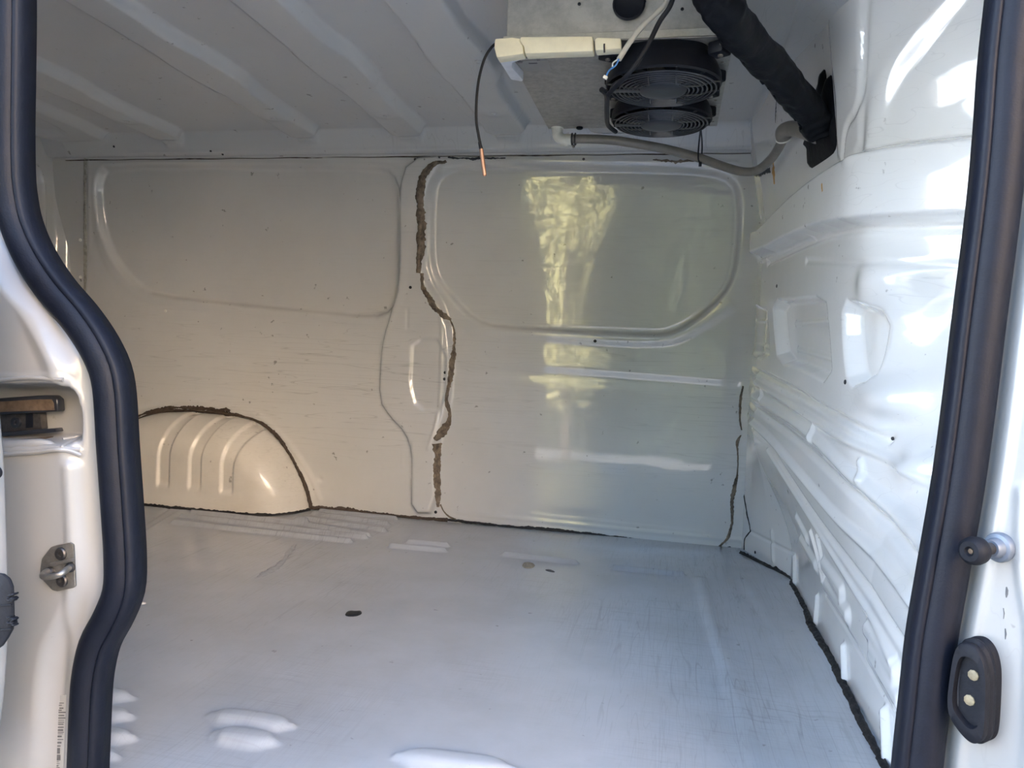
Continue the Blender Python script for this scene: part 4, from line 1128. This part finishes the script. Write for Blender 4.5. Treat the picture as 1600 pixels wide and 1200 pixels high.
m = MB(); m.box((-8.2, -5.0, GZ + 2.6), (8.6, 1.2, 5.2), None, .03); m.build('wall', M_pale, fill_house)
for x in (-5.4, -7.4, -9.6):
    mm = MB(); mm.box((x, -4.38, GZ + 1.7), (.6, .08, 1.1), None, .01); w_ = mm.build('window', M_jamb, fill_house)
    mm = MB(); mm.box((x, -4.35, GZ + 1.7), (.5, .06, 1.0), None, .005); mm.build('pane', g_.data.materials[0], w_)
# garden trees
def tree(x, y, h, r, name, label, col, seed, nl=2600, ls=1.0):
    random.seed(seed); tr_ = empty(name, (x, y, GZ), label, 'tree')
    m = MB(); m.tube([(x, y, GZ - .1), (x + .05, y, GZ + h * .3), (x - .05, y + .05, GZ + h * .6)], [.05, .04, .02], 10)
    m.build('trunk', plain('bark', (.10, .075, .05), .9, noise=.4), tr_)
    v = []; f = []
    for k in range(nl):
        while True:
            q = Vector((random.uniform(-1, 1), random.uniform(-1, 1), random.uniform(-1, 1)))
            if .35 < q.length < 1: break
        if mnoise.noise(q * 2.3 + Vector((seed, 0, 0))) < -.08: continue
        c = Vector((x, y, GZ + h * .52)) + Vector((q.x * r, q.y * r, q.z * h * .38))
        a = Vector((random.gauss(0, 1), random.gauss(0, 1), random.gauss(0, 1))).normalized() * random.uniform(.05, .10) * ls; b = a.orthogonal().normalized() * a.length * .6
        i = len(v); v += [c - a, c + b, c + a, c - b]; f.append((i, i + 1, i + 2, i + 3))
    mk('foliage', v, f, col, tr_, smooth=False, kind='stuff')
lf = plain('yellow_green_leaf', (.44, .43, .21), .6); lf2 = plain('green_leaf', (.07, .11, .04), .6)
tree(-1.15, -3.1, 3.1, .46, 'tree', 'slim yellow green leafed tree standing in front of the tall hedge', lf, 3, 6000, .5)

def hedge(x0, x1, y, h, d, name, label, mat, seed, n):
    random.seed(seed); hr = empty(name, ((x0 + x1) / 2, y, GZ), label, 'hedge')
    m = MB(); m.box(((x0 + x1) / 2, y, GZ + h * .48), (x1 - x0, d * .7, h * .93), None, .1); m.build('core', mat, hr)
    v = []; f = []
    for k in range(n):
        x = random.uniform(x0, x1); z = GZ + random.uniform(0, 1) * h * (1 + .08 * math.sin(x * 2.1) + .06 * math.sin(x * 5.3)); yy = y + d * random.uniform(.25, .55)
        c = Vector((x, yy, z)); a = Vector((random.gauss(0, 1), random.gauss(0, 1), random.gauss(0, 1))).normalized() * random.uniform(.05, .11); b = a.orthogonal().normalized() * a.length * .6
        i = len(v); v += [c - a, c + b, c + a, c - b]; f.append((i, i + 1, i + 2, i + 3))
    mk('foliage', v, f, mat, hr, smooth=False, kind='stuff')
lf3 = plain('dark_hedge_leaf', (.035, .05, .028), .6)
hedge(-3.4, 1.7, -4.4, 3.4, .8, 'hedge', 'tall dark hedge added behind the small tree to darken the wall reflection', lf3, 31, 9000)  # added out of view as a dark backdrop for the far wall reflection
hedge(2.6, 11.0, -5.0, 1.5, .6, 'hedge', 'low dark hedge added at the foot of the house to cut low bounce light', lf3, 33, 3000)  # added out of view to block warm bounce from low on the facade
